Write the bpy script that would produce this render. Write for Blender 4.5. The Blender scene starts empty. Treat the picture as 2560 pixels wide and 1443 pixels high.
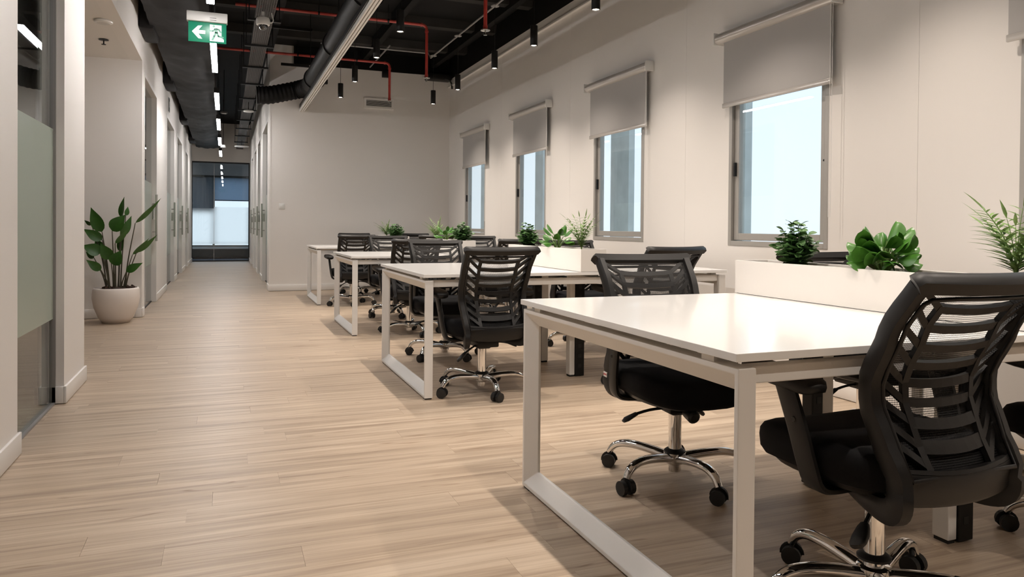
import bpy, bmesh, math, random
from mathutils import Vector, Matrix, Euler
random.seed(7)
sc = bpy.context.scene
COL = sc.collection

# ------------------------------------------------------------------ camera
F_PX, CYP = 1849.504, 588.923
cam = bpy.data.cameras.new('camera'); cam_o = bpy.data.objects.new('camera', cam); COL.objects.link(cam_o)
yaw, pit, rol = math.radians(21.186), math.radians(-0.679), math.radians(-0.49)
fw = Vector((math.sin(yaw) * math.cos(pit), math.cos(yaw) * math.cos(pit), math.sin(pit)))
rt = Vector((math.cos(yaw), -math.sin(yaw), 0)); up = rt.cross(fw)
rt, up = rt * math.cos(rol) - up * math.sin(rol), up * math.cos(rol) + rt * math.sin(rol)
m3 = Matrix((rt, up, -fw)).transposed()
cam_o.matrix_world = Matrix.Translation((0, 0, 1.025)) @ m3.to_4x4()
cam.sensor_fit = 'HORIZONTAL'; cam.sensor_width = 36.0; cam.lens = F_PX / 2560 * 36.0
cam.shift_x = 0.0
cam.shift_y = -(1443 / 2 - CYP) / 2560
cam.clip_start = 0.05; cam.clip_end = 300
sc.camera = cam_o
sc.cycles.max_bounces = 6; sc.cycles.diffuse_bounces = 4; sc.cycles.glossy_bounces = 3; sc.cycles.transmission_bounces = 4; sc.cycles.transparent_max_bounces = 12; sc.cycles.adaptive_threshold = 0.03
sc.cycles.caustics_reflective = False; sc.cycles.caustics_refractive = False; sc.cycles.sample_clamp_indirect = 6.0

# ------------------------------------------------------------------ view, world and light levels
sc.view_settings.view_transform = 'Standard'; sc.view_settings.look = 'None'
sc.view_settings.gamma = 1.0; sc.view_settings.use_curve_mapping = False
sc.view_settings.exposure = -0.42
W_SKY = 1.7
P_PEND = 142.0       # watts of each pendant spot
E_LIN = 118.0         # corridor strip emission
C_PEND = (1.0, 0.88, 0.77)
C_LIN = (1.0, 0.965, 0.955)
wd = bpy.data.worlds.new('overcast_sky'); sc.world = wd; wd.use_nodes = True
nt = wd.node_tree; nt.nodes.clear()
wo = nt.nodes.new('ShaderNodeOutputWorld'); bg = nt.nodes.new('ShaderNodeBackground')
tc = nt.nodes.new('ShaderNodeTexCoord'); sp = nt.nodes.new('ShaderNodeSeparateXYZ'); rp = nt.nodes.new('ShaderNodeValToRGB')
nt.links.new(tc.outputs['Generated'], sp.inputs[0]); nt.links.new(sp.outputs['Z'], rp.inputs[0])
rp.color_ramp.elements[0].position = 0.0; rp.color_ramp.elements[0].color = (0.86, 0.94, 1.0, 1)
rp.color_ramp.elements[1].position = 0.6; rp.color_ramp.elements[1].color = (0.70, 0.85, 1.0, 1)
nt.links.new(rp.outputs[0], bg.inputs['Color']); bg.inputs['Strength'].default_value = W_SKY
nt.links.new(bg.outputs[0], wo.inputs['Surface'])

# ------------------------------------------------------------------ materials
M = {}
def mat(name, col, rough=0.5, metal=0.0, spec=0.5, emis=None, estr=0.0, noise=0.0, nscale=8.0, bump=0.0, bscale=200.0, coat=0.0, trans=0.0):
    m = bpy.data.materials.new(name); m.use_nodes = True
    t = m.node_tree; b = t.nodes['Principled BSDF']
    b.inputs['Base Color'].default_value = (*col, 1); b.inputs['Roughness'].default_value = rough
    b.inputs['Metallic'].default_value = metal; b.inputs['Specular IOR Level'].default_value = spec
    if coat: b.inputs['Coat Weight'].default_value = coat; b.inputs['Coat Roughness'].default_value = 0.05
    if trans: b.inputs['Transmission Weight'].default_value = trans
    if emis: b.inputs['Emission Color'].default_value = (*emis, 1); b.inputs['Emission Strength'].default_value = estr
    if noise:
        c = t.nodes.new('ShaderNodeTexCoord'); n = t.nodes.new('ShaderNodeTexNoise'); n.inputs['Scale'].default_value = nscale
        n.inputs['Detail'].default_value = 4
        r = t.nodes.new('ShaderNodeValToRGB')
        r.color_ramp.elements[0].position = 0.3; r.color_ramp.elements[1].position = 0.7
        r.color_ramp.elements[0].color = (*[v * (1 - noise) for v in col], 1)
        r.color_ramp.elements[1].color = (*[min(1, v * (1 + noise)) for v in col], 1)
        t.links.new(c.outputs['Object'], n.inputs['Vector']); t.links.new(n.outputs['Fac'], r.inputs[0]); t.links.new(r.outputs[0], b.inputs['Base Color'])
    if bump:
        c = t.nodes.new('ShaderNodeTexCoord'); n = t.nodes.new('ShaderNodeTexNoise'); n.inputs['Scale'].default_value = bscale
        bp = t.nodes.new('ShaderNodeBump'); bp.inputs['Strength'].default_value = bump; bp.inputs['Distance'].default_value = 0.002
        t.links.new(c.outputs['Object'], n.inputs['Vector']); t.links.new(n.outputs['Fac'], bp.inputs['Height']); t.links.new(bp.outputs[0], b.inputs['Normal'])
    if estr and name == 'lamp_glow': m.cycles.emission_sampling = 'NONE'
    M[name] = m; return m

mat('wall_paint', (0.80, 0.765, 0.725), 0.65, spec=0.25, bump=0.04, bscale=180)
mat('panel_paint', (0.80, 0.765, 0.725), 0.5, spec=0.3, bump=0.02, bscale=150)
mat('trim_paint', (0.82, 0.79, 0.75), 0.4)
mat('soffit_paint', (0.78, 0.75, 0.71), 0.7, spec=0.2)
mat('black_paint', (0.006, 0.0055, 0.005), 0.65, spec=0.15, noise=0.3, nscale=3)
mat('beam_lit_black', (0.024, 0.022, 0.020), 0.6, spec=0.2, noise=0.3, nscale=3)  # black ceiling paint, lightened to stand for light on the beam edges
mat('black_metal', (0.009, 0.0085, 0.008), 0.45, spec=0.3, noise=0.2, nscale=6)
mat('duct_black', (0.007, 0.0063, 0.006), 0.5, spec=0.25, noise=0.25, nscale=5, bump=0.2, bscale=14)
mat('insulation', (0.007, 0.0062, 0.006), 0.6, spec=0.2, noise=0.3, nscale=3, bump=0.5, bscale=10)
mat('tray_metal', (0.085, 0.078, 0.072), 0.55, metal=0.2, noise=0.15, nscale=20)
mat('grey_conduit', (0.30, 0.29, 0.28), 0.45, metal=0.3)
mat('red_paint', (0.48, 0.060, 0.048), 0.35, noise=0.15, nscale=10)
mat('white_plastic', (0.78, 0.77, 0.74), 0.35)
mat('rail_white', (0.82, 0.79, 0.74), 0.4)
mat('desk_white', (0.86, 0.85, 0.83), 0.16, coat=0.15)
mat('frame_white', (0.76, 0.74, 0.71), 0.38, bump=0.03, bscale=400)
mat('planter_white', (0.84, 0.81, 0.77), 0.45)
mat('pot_white', (0.78, 0.71, 0.65), 0.5, bump=0.06, bscale=60)
mat('chair_plastic', (0.008, 0.0072, 0.0068), 0.45, spec=0.35, bump=0.1, bscale=900)
mat('chair_fabric', (0.0035, 0.0035, 0.0045), 0.85, spec=0.2, bump=0.3, bscale=700)
mat('chrome', (0.86, 0.85, 0.84), 0.06, metal=1.0)
mat('black_rubber', (0.008, 0.008, 0.008), 0.5)
mat('alu_frame', (0.42, 0.40, 0.37), 0.4, metal=0.35)
mat('steel', (0.55, 0.53, 0.50), 0.25, metal=1.0)
mat('soil', (0.045, 0.022, 0.012), 0.95, noise=0.5, nscale=60, bump=0.8, bscale=80)
mat('leaf_deep', (0.030, 0.105, 0.012), 0.35, noise=0.25, nscale=12)
mat('leaf_round', (0.062, 0.19, 0.024), 0.33, noise=0.25, nscale=15)
mat('leaf_bush', (0.065, 0.150, 0.042), 0.5, noise=0.35, nscale=30)
mat('leaf_palm', (0.16, 0.27, 0.07), 0.45, noise=0.3, nscale=20)
mat('stem_brown', (0.060, 0.052, 0.028), 0.6)
mat('stem_green', (0.12, 0.20, 0.05), 0.5)
mat('blind_fabric', (0.40, 0.385, 0.37), 0.85, spec=0.1, bump=0.1, bscale=500)
mat('blind_metal', (0.52, 0.49, 0.455), 0.22, metal=0.25)
mat('carpet_blue', (0.13, 0.15, 0.20), 0.95, noise=0.25, nscale=90)
mat('concrete', (0.60, 0.62, 0.60), 0.9, noise=0.08, nscale=6)
mat('grey_room', (0.13, 0.13, 0.125), 0.7)  # grey darkened so the room walls look unlit; cabinet and headrail share it
mat('pale_room', (0.74, 0.76, 0.78), 0.7)
mat('sign_green', (0.005, 0.22, 0.12), 0.35, emis=(0.01, 0.40, 0.22), estr=0.06)
mat('sign_white', (0.85, 0.90, 0.92), 0.4, emis=(0.8, 0.95, 0.95), estr=0.08)
mat('lamp_glow', (1, 1, 1), 0.5, emis=(1.0, 0.86, 0.68), estr=22.0)
mat('strip_glow', (1, 1, 1), 0.5, emis=C_LIN, estr=E_LIN)
mat('tag_white', (0.75, 0.70, 0.68), 0.5)
mat('tag_red', (0.45, 0.04, 0.04), 0.5)
mat('vent_white', (0.66, 0.64, 0.61), 0.45)
mat('cam_dome', (0.02, 0.02, 0.02), 0.05, coat=1.0)

def glass(name, tint, rough=0.0, extra=0.0):
    m = bpy.data.materials.new(name); m.use_nodes = True; t = m.node_tree; t.nodes.clear()
    o = t.nodes.new('ShaderNodeOutputMaterial'); mx = t.nodes.new('ShaderNodeMixShader')
    tr = t.nodes.new('ShaderNodeBsdfTransparent'); gl = t.nodes.new('ShaderNodeBsdfGlossy'); fr = t.nodes.new('ShaderNodeFresnel')
    tr.inputs['Color'].default_value = (*tint, 1); gl.inputs['Roughness'].default_value = rough
    bf = t.nodes.new('ShaderNodeNewGeometry'); ir = t.nodes.new('ShaderNodeMapRange'); ir.inputs['To Min'].default_value = 1.5; ir.inputs['To Max'].default_value = 1 / 1.5
    t.links.new(bf.outputs['Backfacing'], ir.inputs['Value']); t.links.new(ir.outputs[0], fr.inputs['IOR'])
    ad = t.nodes.new('ShaderNodeMath'); ad.operation = 'ADD'; ad.inputs[1].default_value = extra; ad.use_clamp = True
    t.links.new(fr.outputs[0], ad.inputs[0]); t.links.new(ad.outputs[0], mx.inputs[0])
    t.links.new(tr.outputs[0], mx.inputs[1]); t.links.new(gl.outputs[0], mx.inputs[2]); t.links.new(mx.outputs[0], o.inputs['Surface'])
    M[name] = m; return m
glass('clear_glass', (0.93, 0.96, 0.95))
glass('window_glass', (0.95, 0.98, 0.99))
glass('end_glass', (0.95, 0.975, 0.99))

def frosted(name, col, w_tr, forward=False):
    m = bpy.data.materials.new(name); m.use_nodes = True; t = m.node_tree; t.nodes.clear()
    o = t.nodes.new('ShaderNodeOutputMaterial'); mx = t.nodes.new('ShaderNodeMixShader'); mx2 = t.nodes.new('ShaderNodeMixShader')
    d = t.nodes.new('ShaderNodeBsdfDiffuse'); tl = t.nodes.new('ShaderNodeBsdfRefraction' if forward else 'ShaderNodeBsdfTranslucent'); gl = t.nodes.new('ShaderNodeBsdfGlossy'); fr = t.nodes.new('ShaderNodeFresnel')
    d.inputs['Color'].default_value = (*col, 1); tl.inputs['Color'].default_value = (*col, 1); gl.inputs['Roughness'].default_value = 0.35
    if forward: tl.inputs['Roughness'].default_value = 0.55; tl.inputs['IOR'].default_value = 1.10
    bf = t.nodes.new('ShaderNodeNewGeometry'); ir = t.nodes.new('ShaderNodeMapRange'); ir.inputs['To Min'].default_value = 1.4; ir.inputs['To Max'].default_value = 1 / 1.4
    t.links.new(bf.outputs['Backfacing'], ir.inputs['Value']); t.links.new(ir.outputs[0], fr.inputs['IOR']); mx.inputs[0].default_value = w_tr
    t.links.new(d.outputs[0], mx.inputs[1]); t.links.new(tl.outputs[0], mx.inputs[2])
    t.links.new(fr.outputs[0], mx2.inputs[0]); t.links.new(mx.outputs[0], mx2.inputs[1]); t.links.new(gl.outputs[0], mx2.inputs[2])
    t.links.new(mx2.outputs[0], o.inputs['Surface']); M[name] = m
frosted('frost_green', (0.42, 0.50, 0.42), 0.20)
frosted('frost_white', (1.0, 1.0, 1.0), 0.94, True)

frosted('blind_sheer', (0.55, 0.66, 0.78), 0.62)
frosted('curtain', (0.36, 0.41, 0.46), 0.40)

def mesh_fabric():
    m = bpy.data.materials.new('mesh_fabric'); m.use_nodes = True; t = m.node_tree; t.nodes.clear()
    o = t.nodes.new('ShaderNodeOutputMaterial'); mx = t.nodes.new('ShaderNodeMixShader'); tr = t.nodes.new('ShaderNodeBsdfTransparent')
    p = t.nodes.new('ShaderNodeBsdfPrincipled'); p.inputs['Base Color'].default_value = (0.009, 0.0085, 0.0085, 1); p.inputs['Roughness'].default_value = 0.7
    uv = t.nodes.new('ShaderNodeUVMap'); ws = []
    for d in ('X', 'Y'):
        w = t.nodes.new('ShaderNodeTexWave'); w.wave_type = 'BANDS'; w.bands_direction = d
        w.inputs['Scale'].default_value = 70.0 if d == 'X' else 62.0
        t.links.new(uv.outputs[0], w.inputs['Vector']); ws.append(w)
    mul = t.nodes.new('ShaderNodeMath'); mul.operation = 'MULTIPLY'
    t.links.new(ws[0].outputs['Fac'], mul.inputs[0]); t.links.new(ws[1].outputs['Fac'], mul.inputs[1])
    mr = t.nodes.new('ShaderNodeMapRange'); mr.inputs['From Min'].default_value = 0.03; mr.inputs['From Max'].default_value = 0.10
    mr.inputs['To Min'].default_value = 1.0; mr.inputs['To Max'].default_value = 0.05
    t.links.new(mul.outputs[0], mr.inputs['Value']); t.links.new(mr.outputs[0], mx.inputs[0])
    t.links.new(tr.outputs[0], mx.inputs[1]); t.links.new(p.outputs[0], mx.inputs[2]); t.links.new(mx.outputs[0], o.inputs['Surface'])
    M['mesh_fabric'] = m
mesh_fabric()

def oak():
    m = bpy.data.materials.new('oak_plank'); m.use_nodes = True; t = m.node_tree; b = t.nodes['Principled BSDF']
    N = t.nodes.new; L = t.links.new
    g = N('ShaderNodeNewGeometry'); oi = N('ShaderNodeObjectInfo'); at = N('ShaderNodeAttribute'); at.attribute_name = 'plank_seed'
    add = N('ShaderNodeMath'); add.operation = 'ADD'; L(oi.outputs['Random'], add.inputs[0]); L(at.outputs['Fac'], add.inputs[1])
    frac = N('ShaderNodeMath'); frac.operation = 'FRACT'; L(add.outputs[0], frac.inputs[0])
    mul = N('ShaderNodeMath'); mul.operation = 'MULTIPLY'; mul.inputs[1].default_value = 37.0; L(frac.outputs[0], mul.inputs[0])
    cmb = N('ShaderNodeCombineXYZ'); L(mul.outputs[0], cmb.inputs[0]); L(mul.outputs[0], cmb.inputs[1]); L(mul.outputs[0], cmb.inputs[2])
    va = N('ShaderNodeVectorMath'); va.operation = 'ADD'; L(g.outputs['Position'], va.inputs[0]); L(cmb.outputs[0], va.inputs[1])
    def noise(sx, sy, detail, dist):
        mp = N('ShaderNodeMapping'); mp.inputs['Scale'].default_value = (sx, sy, 1); L(va.outputs[0], mp.inputs['Vector'])
        n = N('ShaderNodeTexNoise'); n.inputs['Scale'].default_value = 1; n.inputs['Detail'].default_value = detail; n.inputs['Distortion'].default_value = dist
        L(mp.outputs[0], n.inputs['Vector']); return n
    n1 = noise(0.9, 22, 5, 0.6); n2 = noise(3.5, 150, 3, 0.2); n3 = noise(2.2, 16, 2, 1.5)
    r1 = N('ShaderNodeValToRGB'); L(n1.outputs['Fac'], r1.inputs[0]); e = r1.color_ramp.elements
    e[0].position = 0.30; e[0].color = (0.315, 0.236, 0.172, 1); e[1].position = 0.68; e[1].color = (0.530, 0.430, 0.328, 1)
    x = e.new(0.48); x.color = (0.440, 0.345, 0.256, 1)
    r2 = N('ShaderNodeValToRGB'); L(n2.outputs['Fac'], r2.inputs[0]); e = r2.color_ramp.elements
    e[0].position = 0.30; e[0].color = (0.86, 0.84, 0.82, 1); e[1].position = 0.6; e[1].color = (1.03, 1.03, 1.02, 1)
    r3 = N('ShaderNodeValToRGB'); L(n3.outputs['Fac'], r3.inputs[0]); e = r3.color_ramp.elements
    e[0].position = 0.22; e[0].color = (0.62, 0.55, 0.48, 1); e[1].position = 0.33; e[1].color = (1, 1, 1, 1)
    tone = N('ShaderNodeMapRange'); L(frac.outputs[0], tone.inputs['Value']); tone.inputs['To Min'].default_value = 0.955; tone.inputs['To Max'].default_value = 1.045
    def mulc(a, bb):
        q = N('ShaderNodeMix'); q.data_type = 'RGBA'; q.blend_type = 'MULTIPLY'; q.inputs[0].default_value = 1.0
        L(a, q.inputs[6]); L(bb, q.inputs[7]); return q.outputs[2]
    c = mulc(mulc(mulc(r1.outputs[0], r2.outputs[0]), r3.outputs[0]), tone.outputs[0])
    L(c, b.inputs['Base Color']); b.inputs['Roughness'].default_value = 0.42; b.inputs['Specular IOR Level'].default_value = 0.35
    bp = N('ShaderNodeBump'); bp.inputs['Strength'].default_value = 0.06; bp.inputs['Distance'].default_value = 0.001
    L(n2.outputs['Fac'], bp.inputs['Height']); L(bp.outputs[0], b.inputs['Normal'])
    M['oak_plank'] = m
oak()
mat('floor_base', (0.12, 0.085, 0.06), 0.9)

# ------------------------------------------------------------------ mesh helpers
class MB:
    def __init__(s): s.v = []; s.f = []
    def add(s, vs, fs):
        o = len(s.v); s.v += [tuple(p) for p in vs]; s.f += [tuple(i + o for i in f) for f in fs]; return s
    def box(s, x0, x1, y0, y1, z0, z1):
        if x0 > x1: x0, x1 = x1, x0
        if y0 > y1: y0, y1 = y1, y0
        return s.add([(x0,y0,z0),(x1,y0,z0),(x1,y1,z0),(x0,y1,z0),(x0,y0,z1),(x1,y0,z1),(x1,y1,z1),(x0,y1,z1)],
                     [(0,3,2,1),(4,5,6,7),(0,1,5,4),(1,2,6,5),(2,3,7,6),(3,0,4,7)])
    def rings(s, rs, cap=True, closed=False):
        n = len(rs[0]); vs = [p for r in rs for p in r]; fs = []
        m = len(rs)
        for i in range(m if closed else m - 1):
            a, b = i * n, ((i + 1) % m) * n
            for j in range(n): k = (j + 1) % n; fs.append((a + j, a + k, b + k, b + j))
        if cap and not closed: fs.append(tuple(range(n - 1, -1, -1))); fs.append(tuple((m - 1) * n + j for j in range(n)))
        return s.add(vs, fs)
    def tube(s, path, rad, seg=8, closed=False, up=(0, 0, 1), sect=None):
        P = [Vector(p) for p in path]; n = len(P); rs = []
        for i, p in enumerate(P):
            if closed: t = P[(i + 1) % n] - P[i - 1]
            else: t = P[min(i + 1, n - 1)] - P[max(i - 1, 0)]
            t.normalize(); u = Vector(up)
            if abs(t.dot(u)) > 0.97: u = Vector((0, 1, 0)) if abs(t.y) < 0.9 else Vector((1, 0, 0))
            a = t.cross(u).normalized(); b = a.cross(t).normalized()
            r = rad[i] if isinstance(rad, (list, tuple)) and not isinstance(rad[0], (int, float)) else (rad[i] if isinstance(rad, list) else rad)
            ra, rb = r if isinstance(r, tuple) else (r, r)
            if sect: rs.append([p + a * (q[0] * ra) + b * (q[1] * rb) for q in sect])
            else: rs.append([p + a * (math.cos(2 * math.pi * j / seg) * ra) + b * (math.sin(2 * math.pi * j / seg) * rb) for j in range(seg)])
        return s.rings(rs, closed=closed)
    def cyl(s, a, b, r, seg=12, r2=None):
        return s.tube([a, b], [(r, r), (r2 or r, r2 or r)], seg)
    def lathe(s, prof, c=(0, 0, 0), seg=24, cap=True):
        rs = [[(c[0] + r * math.cos(2 * math.pi * j / seg), c[1] + r * math.sin(2 * math.pi * j / seg), c[2] + z) for j in range(seg)] for r, z in prof]
        return s.rings(rs, cap=cap)
    def prism(s, poly, axis, a, b):
        def P(q, w): return {'x': (w, q[0], q[1]), 'y': (q[0], w, q[1]), 'z': (q[0], q[1], w)}[axis]
        return s.rings([[P(q, a) for q in poly], [P(q, b) for q in poly]])
    def grid(s, fn, nu, nv):
        vs = [fn(i / nu, j / nv) for j in range(nv + 1) for i in range(nu + 1)]
        fs = [(j * (nu + 1) + i, j * (nu + 1) + i + 1, (j + 1) * (nu + 1) + i + 1, (j + 1) * (nu + 1) + i) for j in range(nv) for i in range(nu)]
        return s.add(vs, fs)
    def mesh(s, name, smooth=35, bevel=0.0, bseg=2):
        me = bpy.data.meshes.new(name); me.from_pydata(s.v, [], s.f); me.update()
        bm = bmesh.new(); bm.from_mesh(me); bmesh.ops.recalc_face_normals(bm, faces=bm.faces)
        if bevel:
            ed = [e for e in bm.edges if len(e.link_faces) == 2 and e.calc_face_angle(0) > 0.5]
            bmesh.ops.bevel(bm, geom=ed, offset=bevel, segments=bseg, profile=0.5, affect='EDGES', clamp_overlap=True)
        bm.to_mesh(me); bm.free()
        if smooth:
            me.shade_smooth()
            me.set_sharp_from_angle(angle=math.radians(smooth))
        return me

def ob(name, me, m=None, parent=None, loc=None, rot=None):
    if isinstance(me, MB): me = me.mesh(name)
    if m is not None and not me.materials: me.materials.append(M[m])
    o = bpy.data.objects.new(name, me); COL.objects.link(o)
    if parent: o.parent = parent
    if loc is not None: o.location = loc
    if rot is not None: o.rotation_euler = rot
    return o
def empty(name, loc=(0, 0, 0), rz=0.0):
    o = bpy.data.objects.new(name, None); COL.objects.link(o); o.location = loc; o.rotation_euler = (0, 0, rz); o.empty_display_size = 0.1; return o
def tag(o, label, cat, group=None):
    o['label'] = label; o['category'] = cat
    if group: o['group'] = group
    return o
def struct(o, label=None):
    o['kind'] = 'structure'
    if label: o['label'] = label
    return o
def copy_tree(o, parent=None):
    c = o.copy(); COL.objects.link(c); c.parent = parent
    for ch in o.children: copy_tree(ch, c)
    return c
def lerp_tab(tab, z):
    if z <= tab[0][0]: return tab[0][1]
    for (a, va), (b, vb) in zip(tab, tab[1:]):
        if z <= b:
            t = (z - a) / (b - a); t = t * t * (3 - 2 * t) * 0.5 + t * 0.5
            return va + (vb - va) * t
    return tab[-1][1]
def smooth_path(pts, n=6, closed=False):
    P = [Vector(p) for p in pts]; out = []; m = len(P)
    for i in range(m if closed else m - 1):
        p0 = P[i - 1] if (closed or i > 0) else P[0]; p1 = P[i]; p2 = P[(i + 1) % m]; p3 = P[(i + 2) % m] if (closed or i + 2 < m) else P[-1]
        for k in range(n):
            t = k / n
            out.append(0.5 * ((2 * p1) + (p2 - p0) * t + (2 * p0 - 5 * p1 + 4 * p2 - p3) * t * t + (3 * p1 - p0 - 3 * p2 + p3) * t ** 3))
    if not closed: out.append(P[-1])
    return out

# ------------------------------------------------------------------ setting: dimensions
XW = 3.49; XL = -0.85; XR = 0.63; YB = 11.95; YE = 21.9; ZC = 3.80
WIN = [(1.41, 2.39), (3.576, 4.553), (5.75, 6.718), (7.92, 8.89), (10.085, 11.05)]
WZ0, WZ1 = 0.90, 2.30

def wall_x(mb, x0, x1, y0, y1, z0, z1, holes):
    """wall slab lying along Y with rectangular holes (ya, yb, za, zb)"""
    y = y0
    for a, b, za, zb in sorted(holes):
        if a > y: mb.box(x0, x1, y, a, z0, z1)
        if za > z0: mb.box(x0, x1, a, b, z0, za)
        if zb < z1: mb.box(x0, x1, a, b, zb, z1)
        y = b
    if y < y1: mb.box(x0, x1, y, y1, z0, z1)
    return mb

# floor: slab under the planks, planks laid along X
fl = struct(ob('floor', MB().box(-3.6, 3.75, -4.1, 22.1, -0.15, -0.011), 'floor_base'), 'pale oak plank floor')
PW, PL = 0.152, 1.22
def cam_px(x, y, z=0.0):
    d = Vector((x, y, z - 1.025)); w = d.dot(fw)
    if w < 0.2: return None
    return 1280 + F_PX * d.dot(rt) / w, CYP - F_PX * d.dot(up) / w
areas = [(-0.97, 3.502, -4.0, YB), (-3.5, -0.97, 5.5, 9.0), (-0.97, XR + 0.05, YB, 21.95), (-3.5, -0.97, -4.0, 5.5), (-3.5, -0.97, 9.0, 21.95), (XR + 0.05, 3.5, YB, 21.95)]
planks = []
for ai, (ax0, ax1, ay0, ay1) in enumerate(areas):
    j = math.floor(ay0 / PW)
    while j * PW < ay1:
        ya, yb = max(ay0, j * PW), min(ay1, (j + 1) * PW)
        rj = random.Random(j * 7919); off = rj.random() * PL
        i = math.floor((ax0 - off) / PL)
        while off + i * PL < ax1:
            xa, xb = max(ax0, off + i * PL), min(ax1, off + (i + 1) * PL)
            if xb - xa > 0.02 and yb - ya > 0.01: planks.append((xa, xb, ya, yb, ai))
            i += 1
        j += 1
def inview(p):
    if p[4] > 2: return False
    for fx in (0.02, 0.5, 0.98):
        q = cam_px(p[0] + (p[1] - p[0]) * fx, (p[2] + p[3]) / 2)
        if q and -10 < q[0] < 2570 and 0 < q[1] < 1470: return True
    return False
seen = sorted([p for p in planks if inview(p)], key=lambda p: math.hypot((p[0] + p[1]) / 2, p[2]))
near = set(seen[:300]); g = 0.0003
cache = {}
for p in seen[:300]:
    w, d = round(p[1] - p[0], 3), round(p[3] - p[2], 3)
    if (w, d) not in cache:
        cache[(w, d)] = MB().box(g, w - g, g, d - g, -0.0105, 0.0).mesh('plank', smooth=0)
    ob('plank', cache[(w, d)], 'oak_plank', fl, (p[0], p[2], 0))
rest = MB(); seeds = []
for p in planks:
    if p in near: continue
    rest.box(p[0] + g, p[1] - g, p[2] + g, p[3] - g, -0.0105, 0.0); seeds.append(random.random())
me = rest.mesh('plank_field', smooth=0)
att = me.attributes.new('plank_seed', 'FLOAT', 'POINT')
att.data.foreach_set('value', [s for s in seeds for _ in range(8)])
o = ob('plank_field', me, 'oak_plank', fl); o['kind'] = 'stuff'

# ceiling slab with beams
ce = struct(ob('ceiling', MB().box(-3.6, 3.75, -4.1, 22.1, ZC, ZC + 0.15), 'black_paint'), 'black painted concrete ceiling')
bmx = MB().prism([(-0.10, 0), (-0.07, -0.11), (0.07, -0.11), (0.10, 0)], 'x', -0.85, XW).mesh('beam', smooth=0)
y = -3.4
while y < 22:
    if y < 11.9: ob('beam', bmx, 'beam_lit_black', ce, (0, y, ZC))
    y += 1.31
rib = MB().box(-0.04, 0.04, -4, 11.9, -0.16, 0).mesh('beam', smooth=0)
for x in (0.62, 2.05, 3.2): ob('beam', rib, 'black_paint', ce, (x, 0, ZC))

# window wall: backing, cladding panels, black band, ledge
wr = struct(ob('wall_right', wall_x(MB(), XW + 0.012, XW + 0.11, -4.1, 22.1, 0, ZC, [(a, b, WZ0, WZ1) for a, b in WIN]), 'wall_paint'), 'white window wall with clad panels')
seams = [-4.0, -1.39, 0.775, 2.944, 5.115, 7.28, 9.43, 11.60, YB]
for a, b in zip(seams, seams[1:]):
    hs = [(p, q, WZ0, WZ1) for p, q in WIN if p > a and q < b]
    pm = wall_x(MB(), XW, XW + 0.012, a + 0.0008, b - 0.0008, 0.0, 3.345, hs)
    ob('panel', pm.mesh('panel', smooth=0), 'panel_paint', wr)
ob('painted_band', MB().box(XW - 0.02, XW + 0.012, -4, YB, 3.46, ZC), 'black_paint', wr)
struct(ob('trim_1', MB().box(XW - 0.012, XW + 0.012, -4, YB, 3.352, 3.46).box(XW - 0.035, XW + 0.012, -4, YB, 3.335, 3.352), 'trim_paint'), 'white ledge along the top of the window wall')
def baseboard(name, mb): return struct(ob(name, mb.mesh(name, bevel=0.003), 'trim_paint'))
baseboard('baseboard_right', MB().box(XW - 0.014, XW, -4, YB, 0.004, 0.10))
# back wall
wb = struct(ob('wall_back', MB().box(XR, XW + 0.012, YB, YB + 0.12, 0, ZC), 'wall_paint'), 'plain white end wall of the open office')
ob('painted_band', MB().box(XR + 0.35, XW, YB - 0.03, YB, 3.52, ZC), 'black_paint', wb)
ob('edge_bead', MB().box(XR - 0.004, XR + 0.02, YB - 0.004, YB + 0.02, 0, 3.5), 'trim_paint', wb)
baseboard('baseboard_back', MB().box(XR - 0.014, XW, YB - 0.014, YB, 0.004, 0.10))
# wall behind the viewer and outer shell
struct(ob('wall_front', MB().box(-3.6, 3.75, -4.2, -4.0, 0, ZC), 'wall_paint'))
struct(ob('wall_outer', MB().box(-3.7, -3.5, -4.1, 22.1, 0, ZC), 'grey_room'))

# left corridor wall with glazed openings and the alcove
DZ = 2.72
LOPEN = [(3.81, 4.82), (9.16, 10.80), (12.55, 14.42), (15.15, 16.95), (18.2, 19.5)]
holes = [(a, b, 0, DZ) for a, b in LOPEN] + [(5.46, 9.0, 0, 2.80)]
wl = struct(ob('wall_left', wall_x(MB(), XL - 0.12, XL, -4.0, 22.0, 0, ZC, holes), 'wall_paint'), 'white corridor wall with glazed openings')
bl = MB(); cuts = sorted(LOPEN + [(5.46, 9.0)]); y = -4.0
for a, b in cuts + [(21.9, 21.9)]:
    if a > y:
        bl.box(XL, XL + 0.014, y - (0.014 if y > -3 else 0), a + 0.014, 0.004, 0.10)
        bl.box(XL - 0.06, XL, a, a + 0.014, 0.004, 0.10)
        if y > -3: bl.box(XL - 0.06, XL, y - 0.014, y, 0.004, 0.10)
    y = b
baseboard('baseboard_left', bl)
struct(ob('wall_alcove', MB().box(-3.5, XL - 0.12, 9.0, 9.14, 0, ZC), 'wall_paint'), 'beige white alcove wall behind the potted plant')
struct(ob('wall_partition', MB().box(-3.5, XL - 0.12, 5.34, 5.46, 0, ZC), 'wall_paint'))
baseboard('baseboard_alcove', MB().box(-3.5, XL - 0.0605, 8.986, 9.0, 0.004, 0.10))
struct(ob('ceiling_alcove', MB().box(-3.5, XL - 0.12, 5.46, 9.0, 2.80, 2.90), 'soffit_paint'))
for k, yy in enumerate((11.6, 14.8, 17.5)):
    struct(ob('wall_room_%d' % (k + 1), MB().box(-3.5, XL - 0.12, yy, yy + 0.1, 0, ZC), 'grey_room'))

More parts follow.
